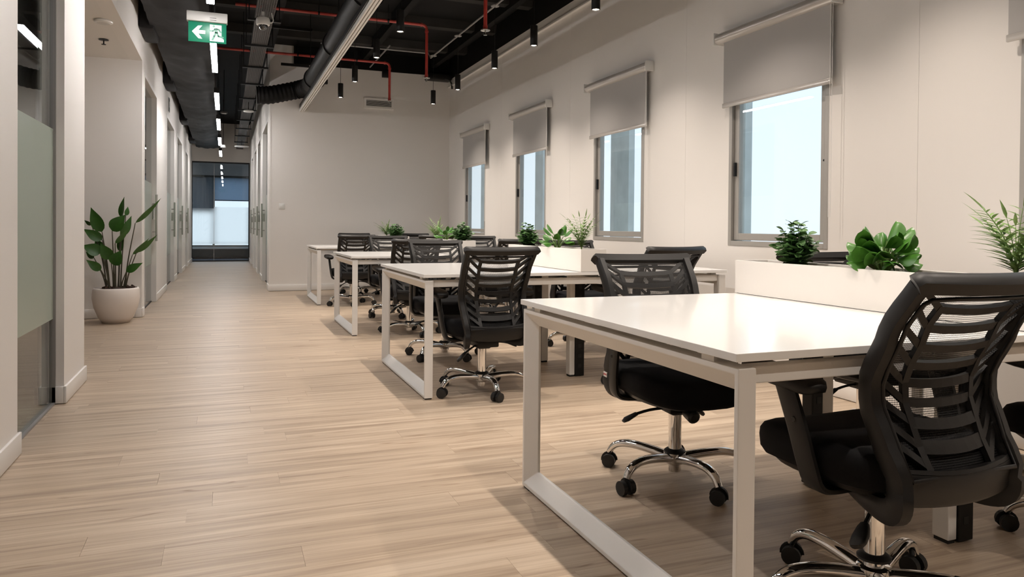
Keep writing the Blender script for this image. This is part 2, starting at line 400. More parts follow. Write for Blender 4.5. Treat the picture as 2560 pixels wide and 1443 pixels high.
def bar_handle(parent, x, y, side):
    h = MB(); s = side
    h.cyl((x, y, 0.80), (x, y, 1.40), 0.014, 10)
    for z in (0.92, 1.28): h.cyl((x, y, z), (x - s * 0.05, y, z), 0.008, 8)
    ob('handle', h, 'steel', parent)
    k = MB().cyl((x - s * 0.03, y - 0.07, 1.08), (x - s * 0.03, y - 0.07, 1.22), 0.016, 10)
    ob('lock_cover', k, 'steel', parent)
def glazed(name, x, a, b, side, label, handle=True, near_frame=0.05):
    """door opening in a wall along Y, glass set back from the corridor face; side=+1 faces +X"""
    d = struct(empty(name, (0, 0, 0)), label)
    fr = MB(); w = near_frame; xo = x + side * 0.008; xi = x - side * 0.128
    fr.box(xi, xo, a - 0.002, a + w, 0, DZ + 0.002); fr.box(xi, xo, b - w, b + 0.002, 0, DZ + 0.002); fr.box(xi, xo, a + w, b - w, DZ - w, DZ + 0.002)
    ob('frame', fr.mesh('frame', smooth=0, bevel=0.003), 'trim_paint', d)
    gx = x - side * 0.06
    n = 2 if b - a > 1.3 else 1; step = (b - a - 2 * w) / n
    for i in range(n):
        p0, p1 = a + w + i * step + 0.003, a + w + (i + 1) * step - 0.003
        ob('pane', MB().box(gx - 0.005, gx + 0.005, p0, p1, 0.012, DZ - w - 0.003).mesh('pane', smooth=0), 'clear_glass', d)
        fx = gx + side * 0.0075
        ob('frosted_film', MB().box(fx - 0.001, fx + 0.001, p0, p1, 0.50, 1.55).mesh('film', smooth=0), 'frost_green', d)
    ob('floor_rail', MB().box(gx - 0.012, gx + 0.012, a + w, b - w, 0.001, 0.012), 'black_metal', d)
    if handle: bar_handle(d, x + side * 0.02, b - w - 0.16, side)
    return d
# the nearest pane has no white frame on its sides: glass runs into a slim dark channel
d = struct(empty('window_6'), 'frosted glass partition between white pillars')
ob('pane', MB().box(-0.915, -0.905, 3.812, 4.818, 0.012, DZ).mesh('pane', smooth=0), 'clear_glass', d)
ob('frosted_film', MB().box(-0.9035, -0.9015, 3.812, 4.818, 0.485, 1.55).mesh('film', smooth=0), 'frost_green', d)
ob('channel', MB().box(-0.93, -0.89, 3.81, 4.82, 0.001, 0.012).box(-0.93, -0.89, 4.806, 4.82, 0.012, DZ), 'grey_conduit', d)
for k, (a, b) in enumerate(LOPEN[1:]):
    glazed('door_%d' % (k + 1), XL, a, b, 1, 'glass door with frosted band on the left of the corridor')
# right corridor wall
ROPEN = [(12.35, 14.2), (14.95, 16.3), (16.95, 18.3), (18.95, 20.3)]
wc = struct(ob('wall_corridor', wall_x(MB(), XR, XR + 0.12, YB + 0.12, 22.0, 0, ZC, [(a, b, 0, DZ) for a, b in ROPEN]), 'wall_paint'), 'white right wall of the corridor')
br = MB(); y = YB
for a, b in ROPEN + [(21.9, 21.9)]:
    br.box(XR - 0.014, XR, y, a, 0.004, 0.10); y = b
baseboard('baseboard_corridor', br)
for k, (a, b) in enumerate(ROPEN):
    glazed('door_%d' % (k + 5), XR, a, b, -1, 'glass door with frosted band on the right of the corridor')
for k, yy in enumerate((14.6, 16.6, 18.6)):
    struct(ob('wall_cell_%d' % (k + 1), MB().box(XR + 0.12, XW, yy, yy + 0.1, 0, ZC), 'grey_room'))

# corridor end: glass partition and the bright room beyond
struct(ob('wall_end', MB().box(-3.5, XL - 0.02, YE, YE + 0.12, 0, ZC).box(XR + 0.02, XW, YE, YE + 0.12, 0, ZC).box(XL - 0.02, XR + 0.02, YE, YE + 0.12, 2.74, ZC), 'wall_paint'), 'wall over the glass end of the corridor')
e7 = struct(empty('window_7'), 'glass partition at the corridor end with a bright frosted band')
ef = MB().box(XL, XR, YE, YE + 0.05, 2.70, 2.74).box(XL, XR, YE, YE + 0.05, 0.001, 0.03).box(XL, XL + 0.015, YE, YE + 0.05, 0.03, 2.70).box(XR - 0.03, XR, YE, YE + 0.05, 0.03, 2.70)
ob('frame', ef, 'black_metal', e7)
xm = -0.29
for a, b in ((XL + 0.016, xm - 0.003), (xm + 0.003, XR - 0.031)):
    ob('pane', MB().box(a, b, YE + 0.015, YE + 0.027, 0.031, 2.699).mesh('pane', smooth=0), 'end_glass', e7)
    ob('frosted_film', MB().box(a, b, YE + 0.030, YE + 0.032, 0.48, 1.46 if a < xm - 0.1 else 1.50).mesh('film', smooth=0), 'frost_white', e7)
ob('joint', MB().box(xm - 0.003, xm + 0.003, YE + 0.014, YE + 0.028, 0.031, 2.699), 'white_plastic', e7)
# end room shell with its own window
rx0, rx1, ry1 = -1.9, 1.9, 24.2
struct(ob('floor_room', MB().box(rx0, rx1, YE + 0.12, ry1, -0.15, -0.002), 'carpet_blue'))
wx0, wx1, wz0, wz1 = -1.75, 0.74, 0.34, 2.42
ew = MB().box(rx0, rx1, 22.1, ry1 + 0.2, ZC - 0.9, ZC).box(rx0 - 0.1, rx0, YE + 0.12, ry1, -0.1, ZC).box(rx1, rx1 + 0.1, YE + 0.12, ry1, -0.1, ZC)
ew.box(rx0, wx0, ry1, ry1 + 0.2, -0.1, ZC).box(wx1, rx1, ry1, ry1 + 0.2, -0.1, ZC).box(wx0, wx1, ry1, ry1 + 0.2, -0.1, wz0).box(wx0, wx1, ry1, ry1 + 0.2, wz1, ZC)
struct(ob('wall_room_end', ew, 'pale_room'))
w8 = struct(empty('window_8'), 'bright window of the room at the corridor end')
fr = MB()
for a_, b_ in ((wx0, wx0 + 0.05), (-0.36, -0.30), (wx1 - 0.05, wx1)): fr.box(a_, b_, ry1 + 0.02, ry1 + 0.12, wz0, wz1)
for a_, b_ in ((wx0 + 0.05, -0.36), (-0.30, wx1 - 0.05)): fr.box(a_, b_, ry1 + 0.05, ry1 + 0.12, wz0, wz0 + 0.05).box(a_, b_, ry1 + 0.05, ry1 + 0.12, wz1 - 0.05, wz1)
ob('frame', fr, 'alu_frame', w8)
for a_, b_ in ((wx0 + 0.05, -0.36), (-0.30, wx1 - 0.05)): ob('pane', MB().box(a_, b_, ry1 + 0.08, ry1 + 0.09, wz0 + 0.05, wz1 - 0.05).mesh('pane', smooth=0), 'window_glass', w8)
for k, (xa, xb, zb_) in enumerate(((-0.30, 0.72, 1.76), (-1.76, -0.33, 1.42))):
    rb = tag(empty('roller_blind', ((xa + xb) / 2, ry1 - 0.03, zb_)), ['short blue grey blind beyond the corridor end glass, right of the joint', 'long grey blind with folds beyond the corridor end glass, left of the joint'][k], 'blind')
    h_ = (xb - xa) / 2; top = 2.44 - zb_
    pl = [(-h_ + 2 * h_ * i / 40, 0.010 * math.sin(i * 1.35) * k) for i in range(41)]
    ob('fabric', MB().rings([[(x, y, z) for x, y in pl] + [(x, y + 0.004, z) for x, y in reversed(pl)] for z in (0.0, top)]), 'blind_sheer' if k == 0 else 'curtain', rb)
    ob('bottom_bar', MB().box(-h_, h_, -0.014, 0.012, -0.025, 0.0), 'black_metal', rb); ob('headrail', MB().box(-h_ - 0.01, h_ + 0.01, -0.03, 0.028, top, top + 0.06), 'grey_room', rb)
cb = tag(empty('low_cabinet', (-0.1, ry1 - 0.46, 0)), 'long low grey cabinet seen under the frosted band of the far room', 'cabinet')
ob('body', MB().box(-1.3, 1.5, 0, 0.40, 0.05, 0.28), 'grey_room', cb); ob('top', MB().box(-1.32, 1.52, -0.02, 0.41, 0.28, 0.31), 'tag_white', cb); ob('plinth', MB().box(-1.28, 1.48, 0.04, 0.39, -0.002, 0.05), 'black_metal', cb)

# ------------------------------------------------------------------ windows and blinds of the office
WLAB = ['cut off by the right edge of the picture', 'behind the foremost planter', 'second from the front', 'third from the front', 'nearest the back wall']
def handle_mb(mb, x, y, z): return mb.box(x - 0.02, x, y - 0.008, y + 0.008, z - 0.05, z + 0.05)
for k, (a, b) in enumerate(WIN):
    w = struct(empty('window_%d' % (k + 1)), 'aluminium framed window ' + WLAB[k])
    fr = MB(); t = 0.035; x0, x1 = XW - 0.004, XW + 0.10
    fr.box(x0, x1, a, a + t, WZ0, WZ1).box(x0, x1, b - t, b, WZ0, WZ1).box(x0, x1, a + t, b - t, WZ0, WZ0 + t).box(x0, x1, a + t, b - t, WZ1 - t, WZ1)
    ob('frame', fr.mesh('frame', smooth=0, bevel=0.003), 'alu_frame', w)
    s = 0.05; sh = MB(); p0, p1, q0, q1 = a + t + 0.004, b - t - 0.004, WZ0 + t + 0.006, WZ1 - t - 0.004; x0, x1 = XW + 0.02, XW + 0.06
    sh.box(x0, x1, p0, p0 + s, q0, q1).box(x0, x1, p1 - s, p1, q0, q1).box(x0, x1, p0 + s, p1 - s, q0, q0 + s).box(x0, x1, p0 + s, p1 - s, q1 - s, q1)
    sa = ob('sash', sh.mesh('sash', smooth=0, bevel=0.003), 'alu_frame', w)
    ob('handle', handle_mb(MB(), x0, p1 - 0.02, 1.46), 'black_metal', sa); ob('latch', MB().cyl((x0 - 0.004, p0 + 0.02, 1.46), (x0, p0 + 0.02, 1.46), 0.007, 8), 'black_metal', sa)
    ob('pane', MB().box(XW + 0.036, XW + 0.044, p0 + s, p1 - s, q0 + s, q1 - s).mesh('pane', smooth=0), 'window_glass', w)
BL = [(1.33, 2.44), (3.495, 4.58), (5.62, 6.73), (7.77, 8.88), (9.92, 11.03)]
for k, (a, b) in enumerate(BL):
    r = tag(empty('roller_blind', (XW, (a + b) / 2, 1.95)), 'grey roller blind over the window ' + WLAB[k], 'blind', 'blinds on the window wall')
    h = (b - a) / 2; zc = 0.49
    prof = []
    for i in range(11):
        an = math.radians(-90 + 18 * i); prof.append((-0.05 - 0.038 * math.cos(an), zc + 0.04 * math.sin(an)))
    prof = [(-0.004, zc - 0.04)] + prof + [(-0.004, zc + 0.04)]
    ob('cassette', MB().prism(prof, 'y', -h - 0.012, h + 0.05), 'blind_metal', r)
    ob('end_cap', MB().box(-0.092, -0.003, -h - 0.022, -h - 0.012, zc - 0.045, zc + 0.045).mesh('cap', bevel=0.004), 'white_plastic', r)
    ob('end_cap', MB().box(-0.092, -0.003, h + 0.05, h + 0.056, zc - 0.045, zc + 0.045).mesh('cap', bevel=0.004), 'white_plastic', r)
    ob('fabric', MB().box(-0.052, -0.050, -h + 0.02, h - 0.02, 0.0, zc), 'blind_fabric', r)
    ob('bottom_bar', MB().box(-0.058, -0.044, -h + 0.012, h - 0.012, -0.035, 0.0).mesh('bar', bevel=0.004), 'blind_metal', r)
    cz = MB()
    for dy in (0.0, 0.018): cz.cyl((-0.06, -h + 0.002 + dy, zc - 0.04), (-0.06, -h + 0.002 + dy, -0.85), 0.0018, 5)
    ob('cord', cz, 'white_plastic', r)
# concrete fins of the facade outside
for k, (ya, yb) in enumerate(((3.3, 3.75), (5.70, 5.86), (7.85, 8.30), (10.45, 10.75), (12.9, 13.4))):
    o = ob('facade_fin', MB().box(4.55, 4.63, ya, yb, -3, 6), 'concrete'); tag(o, ['pale concrete fin outside the cut off window', 'narrow concrete edge outside the window behind the foremost planter', 'wide grey concrete fin outside the window second from the front', 'grey concrete fin outside the window third from the front', 'pale concrete fin outside the window nearest the back wall'][k], 'facade fin', 'fins outside the windows')
struct(ob('ground', MB().box(3.9, 60, -60, 80, -3.2, -3.0), 'concrete'), 'pale ground outside the windows')

# ------------------------------------------------------------------ desks
DESKS = [(1.38, 2.70), (4.225, 5.52), (6.89, 8.12), (9.70, 10.93)]
DX0, DX1, DZT = 1.085, 3.235, 0.74
DNAME = ['the foremost white desk', 'the second white desk', 'the third white desk', 'the rearmost white desk']
def end_frame(y0, y1, sx):
    """closed loop leg frame in the YZ plane, bevelled like a picture frame; sx=+1 bevel faces -X"""
    z0, z1 = 0.008, 0.703; d = 0.062
    prof = [(0, 0), (0.05, 0), (0.05, d), (0.040, d), (0.0, 0.014)]
    rs = []
    for (cy, cz, iy, iz) in ((y0, z0, 1, 1), (y1, z0, -1, 1), (y1, z1, -1, -1), (y0, z1, 1, -1)):
        rs.append([(sx * (p[0] - 0.025), cy + iy * p[1], cz + iz * p[1]) for p in prof])
    return MB().rings(rs, closed=True)
for k, (y0, y1) in enumerate(DESKS):
    yc = (y0 + y1) / 2; h = (y1 - y0) / 2; xc = (DX0 + DX1) / 2; w = (DX1 - DX0) / 2
    d = tag(empty('bench_desk', (xc, yc, 0)), ['foremost white bench desk with loop legs, cut off at the right', 'second white bench desk from the front with loop legs', 'third white bench desk from the front with loop legs', 'rearmost white bench desk, closest to the back wall'][k], 'desk', 'white bench desks in a row')
    ob('tabletop', MB().box(-w, w, -h, h, DZT - 0.020, DZT).mesh('tabletop', smooth=0, bevel=0.0015), 'desk_white', d)
    for sx in (1, -1):
        lf = ob('end_frame', end_frame(-h + 0.006, h - 0.006, sx).mesh('end_frame', smooth=0, bevel=0.002), 'frame_white', d, (-sx * (w - 0.036), 0, 0))
        ob('foot_pad', MB().box(-0.02, 0.02, -h + 0.012, -h + 0.06, 0.0, 0.008).box(-0.02, 0.02, h - 0.06, h - 0.012, 0.0, 0.008), 'black_rubber', lf)
        for sy in (-1, 1): ob('spacer', MB().box(-0.02, 0.02, sy * (h - 0.13) - 0.025, sy * (h - 0.13) + 0.025, 0.7025, 0.7205), 'frame_white', lf)
    for sy in (-1, 1):
        ob('beam', MB().box(-w + 0.062, w - 0.062, sy * (h - 0.045) - 0.02, sy * (h - 0.045) + 0.02, 0.662, 0.703).mesh('beam', smooth=0, bevel=0.003), 'frame_white', d)
    for sy in (-1, 1):
        lx = 2.235 - xc; ly = sy * (h - 0.37)
        w0, w1, k0, k1 = (lx - 0.035, lx + 0.003, lx + 0.006, lx + 0.074) if sy < 0 else (lx - 0.005, lx + 0.050, lx - 0.062, lx - 0.008)
        lg = ob('middle_leg', MB().box(w0, w1, ly - 0.03, ly + 0.03, 0.012, 0.703).mesh('middle_leg', smooth=0, bevel=0.003), 'frame_white', d)
        ob('foot_pad', MB().box(w0 + 0.004, w1 - 0.004, ly - 0.026, ly + 0.026, 0.0, 0.014), 'black_rubber', lg)
        rs = ob('cable_riser', MB().box(k0, k1, ly - 0.035, ly + 0.022, 0.004, 0.68).mesh('cable_riser', smooth=0, bevel=0.004), 'black_metal', d)
        for q in range(9): ob('slot', MB().box(k0 + 0.022, k0 + 0.044, ly - 0.0362, ly - 0.0352, 0.06 + q * 0.068, 0.085 + q * 0.068), 'black_rubber', rs)
        ob('bracket', MB().box(lx - 0.03, lx + 0.09, min(ly, sy * (h - 0.06)), max(ly, sy * (h - 0.06)), 0.68, 0.703), 'frame_white', d)
    ob('power_box', MB().box(2.235 - xc + 0.07, 2.235 - xc + 0.14, -h + 0.07, -h + 0.13, 0.655, 0.70).mesh('power_box', bevel=0.003), 'black_metal', d)
    # planter standing across the desk
    p = tag(empty('desk_planter', (2.20, yc, DZT)), 'long white planter box across ' + DNAME[k], 'planter', 'planters on the desks')
    a, t, zt = 0.09, 0.014, 0.145
    ob('box', MB().box(-a, -a + t, -h, h, 0.002, zt).box(a - t, a, -h, h, 0.002, zt).box(-a + t, a - t, -h, -h + t, 0.002, zt).box(-a + t, a - t, h - t, h, 0.002, zt).box(-a + t, a - t, -h + t, h - t, 0.002, 0.014), 'planter_white', p)
    ob('plinth', MB().box(-a + 0.006, a - 0.006, -h + 0.006, h - 0.006, 0.0, 0.004), 'black_metal', p)
    ob('soil', MB().grid(lambda u, v: (-a + t + u * 2 * (a - t), -h + t + v * 2 * (h - t), 0.118 + 0.008 * math.sin(31 * u + 47 * v) * math.cos(59 * v)), 5, 24), 'soil', p)

# ------------------------------------------------------------------ chairs
YBK = [(0.33, -0.250), (0.42, -0.262), (0.50, -0.222), (0.58, -0.190), (0.64, -0.190), (0.76, -0.248), (0.92, -0.360)]
HWD = [(0.33, 0.190), (0.45, 0.207), (0.60, 0.216), (0.75, 0.223), (0.92, 0.230)]
def bs(x, z, off=0.0):
    return Vector((x, lerp_tab(YBK, z) + 0.035 * (abs(x) / 0.225) ** 2 + off, z))
def bnorm(x, z):
    e = 0.01; a = bs(x + e, z) - bs(x - e, z); b = bs(x, z + e) - bs(x, z - e); return a.cross(b).normalized()
RND = [(-1, -0.5), (-0.7, -1), (0.7, -1), (1, -0.5), (1, 0.5), (0.7, 1), (-0.7, 1), (-1, 0.5)]
SQR = [(-1, -1), (1, -1), (1, 1), (-1, 1)]
def bar(mb, pts, w, t, sect=SQR, off=0.0, closed=False):
    P = [bs(x, z) for x, z in pts]; rs = []; n = len(P)
    for i, (x, z) in enumerate(pts):
        tg = (P[(i + 1) % n] - P[i - 1]) if closed else (P[min(i + 1, n - 1)] - P[max(i - 1, 0)])
        tg.normalize(); nn = bnorm(x, z); sd = nn.cross(tg).normalized()
        ww = w[i] if isinstance(w, list) else w
        rs.append([P[i] - nn * off + sd * (q[0] * ww / 2) + nn * (q[1] * t / 2) for q in sect])
    return mb.rings(rs, closed=closed)
def chair_meshes():
    K = {}
    # back frame: side rails that sweep up from under the seat, joined by the top rail
    K['frame'] = MB()
    for sg in (-1, 1):
        low = smooth_path([(sg * 0.085, 0.03, 0.340), (sg * 0.12, -0.05, 0.334), (sg * 0.155, -0.14, 0.330), (sg * 0.175, -0.200, 0.334), (sg * 0.184, -0.232, 0.352), (sg * 0.187, -0.240, 0.385)], 4)[:-1]
        pts = [(p, 0.019, 0.016 + 0.016 * min(1, i / 14)) for i, p in enumerate(low)]
        for i in range(18):
            z = 0.392 + (0.880 - 0.392) * i / 17; x = sg * (lerp_tab(HWD, z) - 0.019); pts.append((bs(x, z, 0.004), 0.0185 - 0.002 * i / 17, 0.032 - 0.012 * i / 17))
        rs = []
        for i, (p, wa, wb_) in enumerate(pts):
            t = (pts[min(i + 1, len(pts) - 1)][0] - pts[max(i - 1, 0)][0]).normalized()
            a_ = Vector((1, 0.25 * sg, 0)); a_ = (a_ - t * a_.dot(t)).normalized(); b_ = a_.cross(t)
            rs.append([p + a_ * (q[0] * wa) + b_ * (q[1] * wb_) for q in RND])
        K['frame'].rings(rs)
    tr = [(-0.2285, 0.884)] + [(-0.222 + 0.444 * i / 12, 0.884 + 0.004 * (abs(i - 6) / 6) ** 2) for i in range(13)] + [(0.2285, 0.884)]
    bar(K['frame'], tr, [0.034] + [0.046] * 13 + [0.034], 0.042, RND, off=-0.004)
    ap = [(-0.178 + 0.356 * i / 8, 0.398 - 0.010 * (1 - ((i - 4) / 4) ** 2)) for i in range(9)]
    K['apron'] = bar(MB(), ap, 0.080, 0.022, RND)
    bar(K['apron'], [(x, z + 0.040) for x, z in ap], 0.014, 0.034, RND, off=0.004)
    def sx(z): return 0.104 + (z - 0.42) * 0.040
    zs = [0.824, 0.776, 0.728, 0.681, 0.634, 0.586, 0.538, 0.486]
    K['slats'] = []
    for i, z in enumerate(zs):
        x = sx(z); wd_ = 0.022 if i < 6 else (0.027 if i == 6 else 0.033)
        K['slats'].append(bar(MB(), [(-x + 2 * x * j / 6, z - 0.007 * (1 - ((j - 3) / 3) ** 2)) for j in range(7)], wd_, 0.012))
    K['ribs'] = []
    for s in (-1, 1):
        for i, z in enumerate([0.824, 0.776, 0.728, 0.681, 0.634, 0.586, 0.538, 0.486, 0.444]):
            zo = min(z + 0.066, 0.872); K['ribs'].append(bar(MB(), [(s * (sx(z) + (lerp_tab(HWD, zo) - 0.030 - sx(z)) * j / 3), z + (zo - z) * j / 3) for j in range(4)], 0.016, 0.012))
    K['spines'] = [bar(MB(), [(s * sx(0.436 + 0.397 * j / 8), 0.436 + 0.397 * j / 8) for j in range(9)], 0.018, 0.013) for s in (-1, 1)]
    # woven mesh, set in front of the ribs
    def fm(u, v):
        z = 0.415 + v * 0.452; hw = lerp_tab(HWD, z) - 0.030; return bs(-hw + 2 * hw * u, z, 0.012)
    K['mesh'] = MB().grid(fm, 10, 14)
    lp = []
    for i in range(9): z = 0.42 + 0.43 * i / 8; lp.append((-(lerp_tab(HWD, z) - 0.036), z))
    lp += [(-0.180, 0.860)] + [(-0.18 + 0.36 * i / 6, 0.862) for i in range(1, 6)] + [(0.18, 0.860)]
    for i in range(8, -1, -1): z = 0.42 + 0.43 * i / 8; lp.append(((lerp_tab(HWD, z) - 0.036), z))
    K['piping'] = bar(MB(), lp, 0.010, 0.008, RND, off=-0.020, closed=True)
    # seat cushion
    def ring(sx_, sy_, z, ex=3.2, droop=1.0, cy=0.02, n=36):
        out = []
        for j in range(n):
            a = 2 * math.pi * j / n; c, s_ = math.cos(a), math.sin(a)
            x = sx_ * math.copysign(abs(c) ** (2 / ex), c); yy = sy_ * math.copysign(abs(s_) ** (2 / ex), s_)
            zz = z - droop * (max(0, yy - 0.08) ** 2) * 1.0 + 0.012 * (abs(x) / 0.25) ** 2 * droop
            out.append((x, cy + yy, zz))
        return out
    K['seat'] = MB().rings([ring(0.14, 0.14, 0.350), ring(0.20, 0.20, 0.354), ring(0.236, 0.236, 0.366), ring(0.249, 0.249, 0.388), ring(0.252, 0.252, 0.420), ring(0.250, 0.250, 0.440), ring(0.240, 0.240, 0.455), ring(0.215, 0.215, 0.463), ring(0.15, 0.15, 0.465), ring(0.05, 0.05, 0.465)])
    K['shell'] = MB().rings([ring(0.10, 0.13, 0.330, droop=0), ring(0.16, 0.17, 0.334, droop=0.3), ring(0.205, 0.20, 0.345, droop=0.8), ring(0.222, 0.22, 0.362)])
    K['mechanism'] = MB().box(-0.07, 0.07, -0.11, 0.09, 0.288, 0.335).box(-0.04, 0.04, -0.05, 0.05, 0.272, 0.29).mesh('mechanism', bevel=0.008)
    K['cylinder'] = MB().lathe([(0.0265, 0.070), (0.0265, 0.272), (0.018, 0.2725), (0.018, 0.285)], seg=20)
    K['collar'] = MB().lathe([(0.044, 0.112), (0.044, 0.118), (0.034, 0.126), (0.027, 0.128)], seg=20)
    K['hub'] = MB().lathe([(0.024, 0.035), (0.026, 0.040), (0.026, 0.062), (0.034, 0.066), (0.044, 0.078), (0.045, 0.112), (0.040, 0.115)], seg=20)
    # one leg of the star along +X
    pth = smooth_path([(0.030, 0, 0.092), (0.10, 0, 0.104), (0.18, 0, 0.112), (0.235, 0, 0.108), (0.272, 0, 0.090), (0.292, 0, 0.062)], 4); n = len(pth)
    K['leg'] = MB().tube(pth, [(0.025 - 0.009 * i / n, 0.019 - 0.006 * i / n) for i in range(n)], seg=10, up=(0, 0, 1))
    K['wheel'] = MB().tube([(0, -0.010, 0), (0, -0.0095, 0), (0, 0.0095, 0), (0, 0.010, 0)], [(0.022, 0.022), (0.028, 0.028), (0.028, 0.028), (0.022, 0.022)], 18, up=(0, 0, 1))
    hd = MB(); arc = [(0.030 * math.cos(math.radians(a)), 0.030 * math.sin(math.radians(a))) for a in range(-10, 200, 21)]
    hd.tube([(x, 0, z) for x, z in arc], [(0.006, 0.0025)] * len(arc), up=(0, 1, 0), sect=SQR); hd.cyl((0, 0, 0.024), (0, 0, 0.050), 0.007, 8); hd.cyl((0, -0.008, 0), (0, 0.008, 0), 0.012, 8)
    K['hood'] = hd
    # arm: post plus pad plus adjuster
    for s, nm in ((-1, 'L'), (1, 'R')):
        q = smooth_path([(s * 0.10, -0.03, 0.338), (s * 0.20, -0.035, 0.338), (s * 0.245, -0.035, 0.352), (s * 0.262, -0.028, 0.40), (s * 0.272, 0.0, 0.50), (s * 0.280, 0.04, 0.610)], 4)
        K['post' + nm] = MB().tube(q, [(0.010, 0.031) if i > 8 else (0.031, 0.010) for i in range(len(q))], up=(0, 0, 1), sect=RND) if False else arm_post(q, s)
        pad = []
        for (f, z) in ((0.78, 0.600), (0.97, 0.608), (1.0, 0.620), (0.98, 0.631), (0.90, 0.637), (0.4, 0.639)):
            r = []
            for j in range(20):
                a = 2 * math.pi * j / 20; c, sn = math.cos(a), math.sin(a)
                r.append((s * 0.282 + f * 0.049 * math.copysign(abs(c) ** 0.6, c), 0.045 + f * 0.135 * math.copysign(abs(sn) ** 0.6, sn), z + 0.010 * sn))
            pad.append(r)
        K['pad' + nm] = MB().rings(pad)
        K['button' + nm] = MB().lathe([(0.009, 0), (0.009, 0.006), (0.006, 0.009)], seg=10)
    lv = MB().tube(smooth_path([(-0.05, -0.06, 0.305), (-0.10, -0.085, 0.290), (-0.155, -0.11, 0.262)], 3), 0.006, 8)
    K['lever'] = lv
    pd = []
    for (u, w_, t_) in ((0.0, 0.010, 0.008), (0.012, 0.016, 0.010), (0.035, 0.024, 0.010), (0.055, 0.024, 0.009), (0.066, 0.016, 0.007)):
        c = Vector((-0.150 - 0.80 * u, -0.108 - 0.35 * u, 0.266 - 0.62 * u)); a = Vector((0.2, -0.75, 0.45)).normalized(); ax = Vector((-0.80, -0.35, -0.62)).normalized(); a = (a - ax * a.dot(ax)).normalized(); b = ax.cross(a)
        pd.append([c + a * (q[0] * w_) + b * (q[1] * t_) for q in RND])
    K['paddle'] = MB().rings(pd)
    K['lever2'] = MB().tube(smooth_path([(0.05, 0.02, 0.30), (0.13, 0.03, 0.298), (0.20, 0.035, 0.285)], 3), 0.006, 8).tube([(0.19, 0.035, 0.288), (0.235, 0.04, 0.270), (0.25, 0.042, 0.262)], [(0.012, 0.007), (0.020, 0.008), (0.010, 0.005)], 8)
    K['knob'] = MB().tube([(0.0, 0.09, 0.305), (0.0, 0.105, 0.300), (0.0, 0.150, 0.288), (0.0, 0.158, 0.286)], [(0.014, 0.014), (0.026, 0.026), (0.026, 0.026), (0.018, 0.018)], 14)
    return K
def arm_post(q, s):
    mb = MB(); rs = []
    for i, p in enumerate(q):
        t = (q[min(i + 1, len(q) - 1)] - q[max(i - 1, 0)]).normalized()
        f = Vector((0, 1, 0)); f = (f - t * f.dot(t)).normalized(); n = t.cross(f)
        rs.append([p + f * (c[0] * 0.033) + n * (c[1] * 0.010) for c in RND])
    return mb.rings(rs)
def make_chair():
    K = chair_meshes(); me = {}
    def gm(nm, mb, sm=40): return mb if isinstance(mb, bpy.types.Mesh) else mb.mesh(nm, smooth=sm)
    c = empty('office_chair')
    ob('back_frame', gm('back_frame', K['frame'], 50), 'chair_plastic', c)
    ob('lower_rail', gm('lower_rail', K['apron'], 50), 'chair_plastic', c)
    for q in K['slats']: ob('slat', gm('slat', q, 0), 'chair_plastic', c)
    for q in K['ribs']: ob('rib', gm('rib', q, 0), 'chair_plastic', c)
    for q in K['spines']: ob('spine', gm('spine', q, 0), 'chair_plastic', c)
    mm = gm('mesh_back', K['mesh']); uv = mm.uv_layers.new(name='UVMap')
    for l in mm.loops:
        v = mm.vertices[l.vertex_index].co; uv.data[l.index].uv = (v.x, v.z)
    ob('mesh_back', mm, 'mesh_fabric', c); ob('mesh_piping', gm('mesh_piping', K['piping'], 60), 'chair_plastic', c)
    ob('seat', gm('seat', K['seat'], 60), 'chair_fabric', c); ob('seat_shell', gm('seat_shell', K['shell'], 60), 'chair_plastic', c)
    ob('mechanism', K['mechanism'], 'black_metal', c)
    gc = ob('gas_cylinder', gm('gas_cylinder', K['cylinder']), 'chrome', c); ob('collar', gm('collar', K['collar']), 'black_rubber', gc)
    ob('base_hub', gm('base_hub', K['hub']), 'chrome', c)
    lg, wh, hd = gm('base_leg', K['leg'], 60), gm('wheel', K['wheel'], 40), gm('caster', K['hood'], 40)
    for i in range(5):
        a = math.radians(72 * i + 90)
        ob('base_leg', lg, 'chrome', c, rot=(0, 0, a))
        rz = a + math.radians((37, -52, 118, 15, 80)[i])
        k = ob('caster', hd, 'black_rubber', c, (0.292 * math.cos(a), 0.292 * math.sin(a), 0.028), (0, 0, rz))
        for s in (-1, 1): ob('wheel', wh, 'black_rubber', k, (0, s * 0.019, 0))
    for s, nm in ((-1, 'L'), (1, 'R')):
        p = ob('arm_post', gm('arm_post', K['post' + nm], 50), 'chair_plastic', c)
        ob('arm_pad', gm('arm_pad', K['pad' + nm], 60), 'chair_plastic', c)
        ob('button', gm('button', K['button' + nm]), 'black_rubber', p, (s * 0.277, -0.002, 0.515), (0, s * math.pi / 2, 0))
    lv = ob('lever', gm('lever', K['lever']), 'black_rubber', c); ob('paddle', gm('paddle', K['paddle'], 60), 'black_rubber', lv)
    ob('lever', gm('lever', K['lever2']), 'black_rubber', c); ob('tension_knob', gm('tension_knob', K['knob']), 'black_rubber', c)
    return c
proto = make_chair()
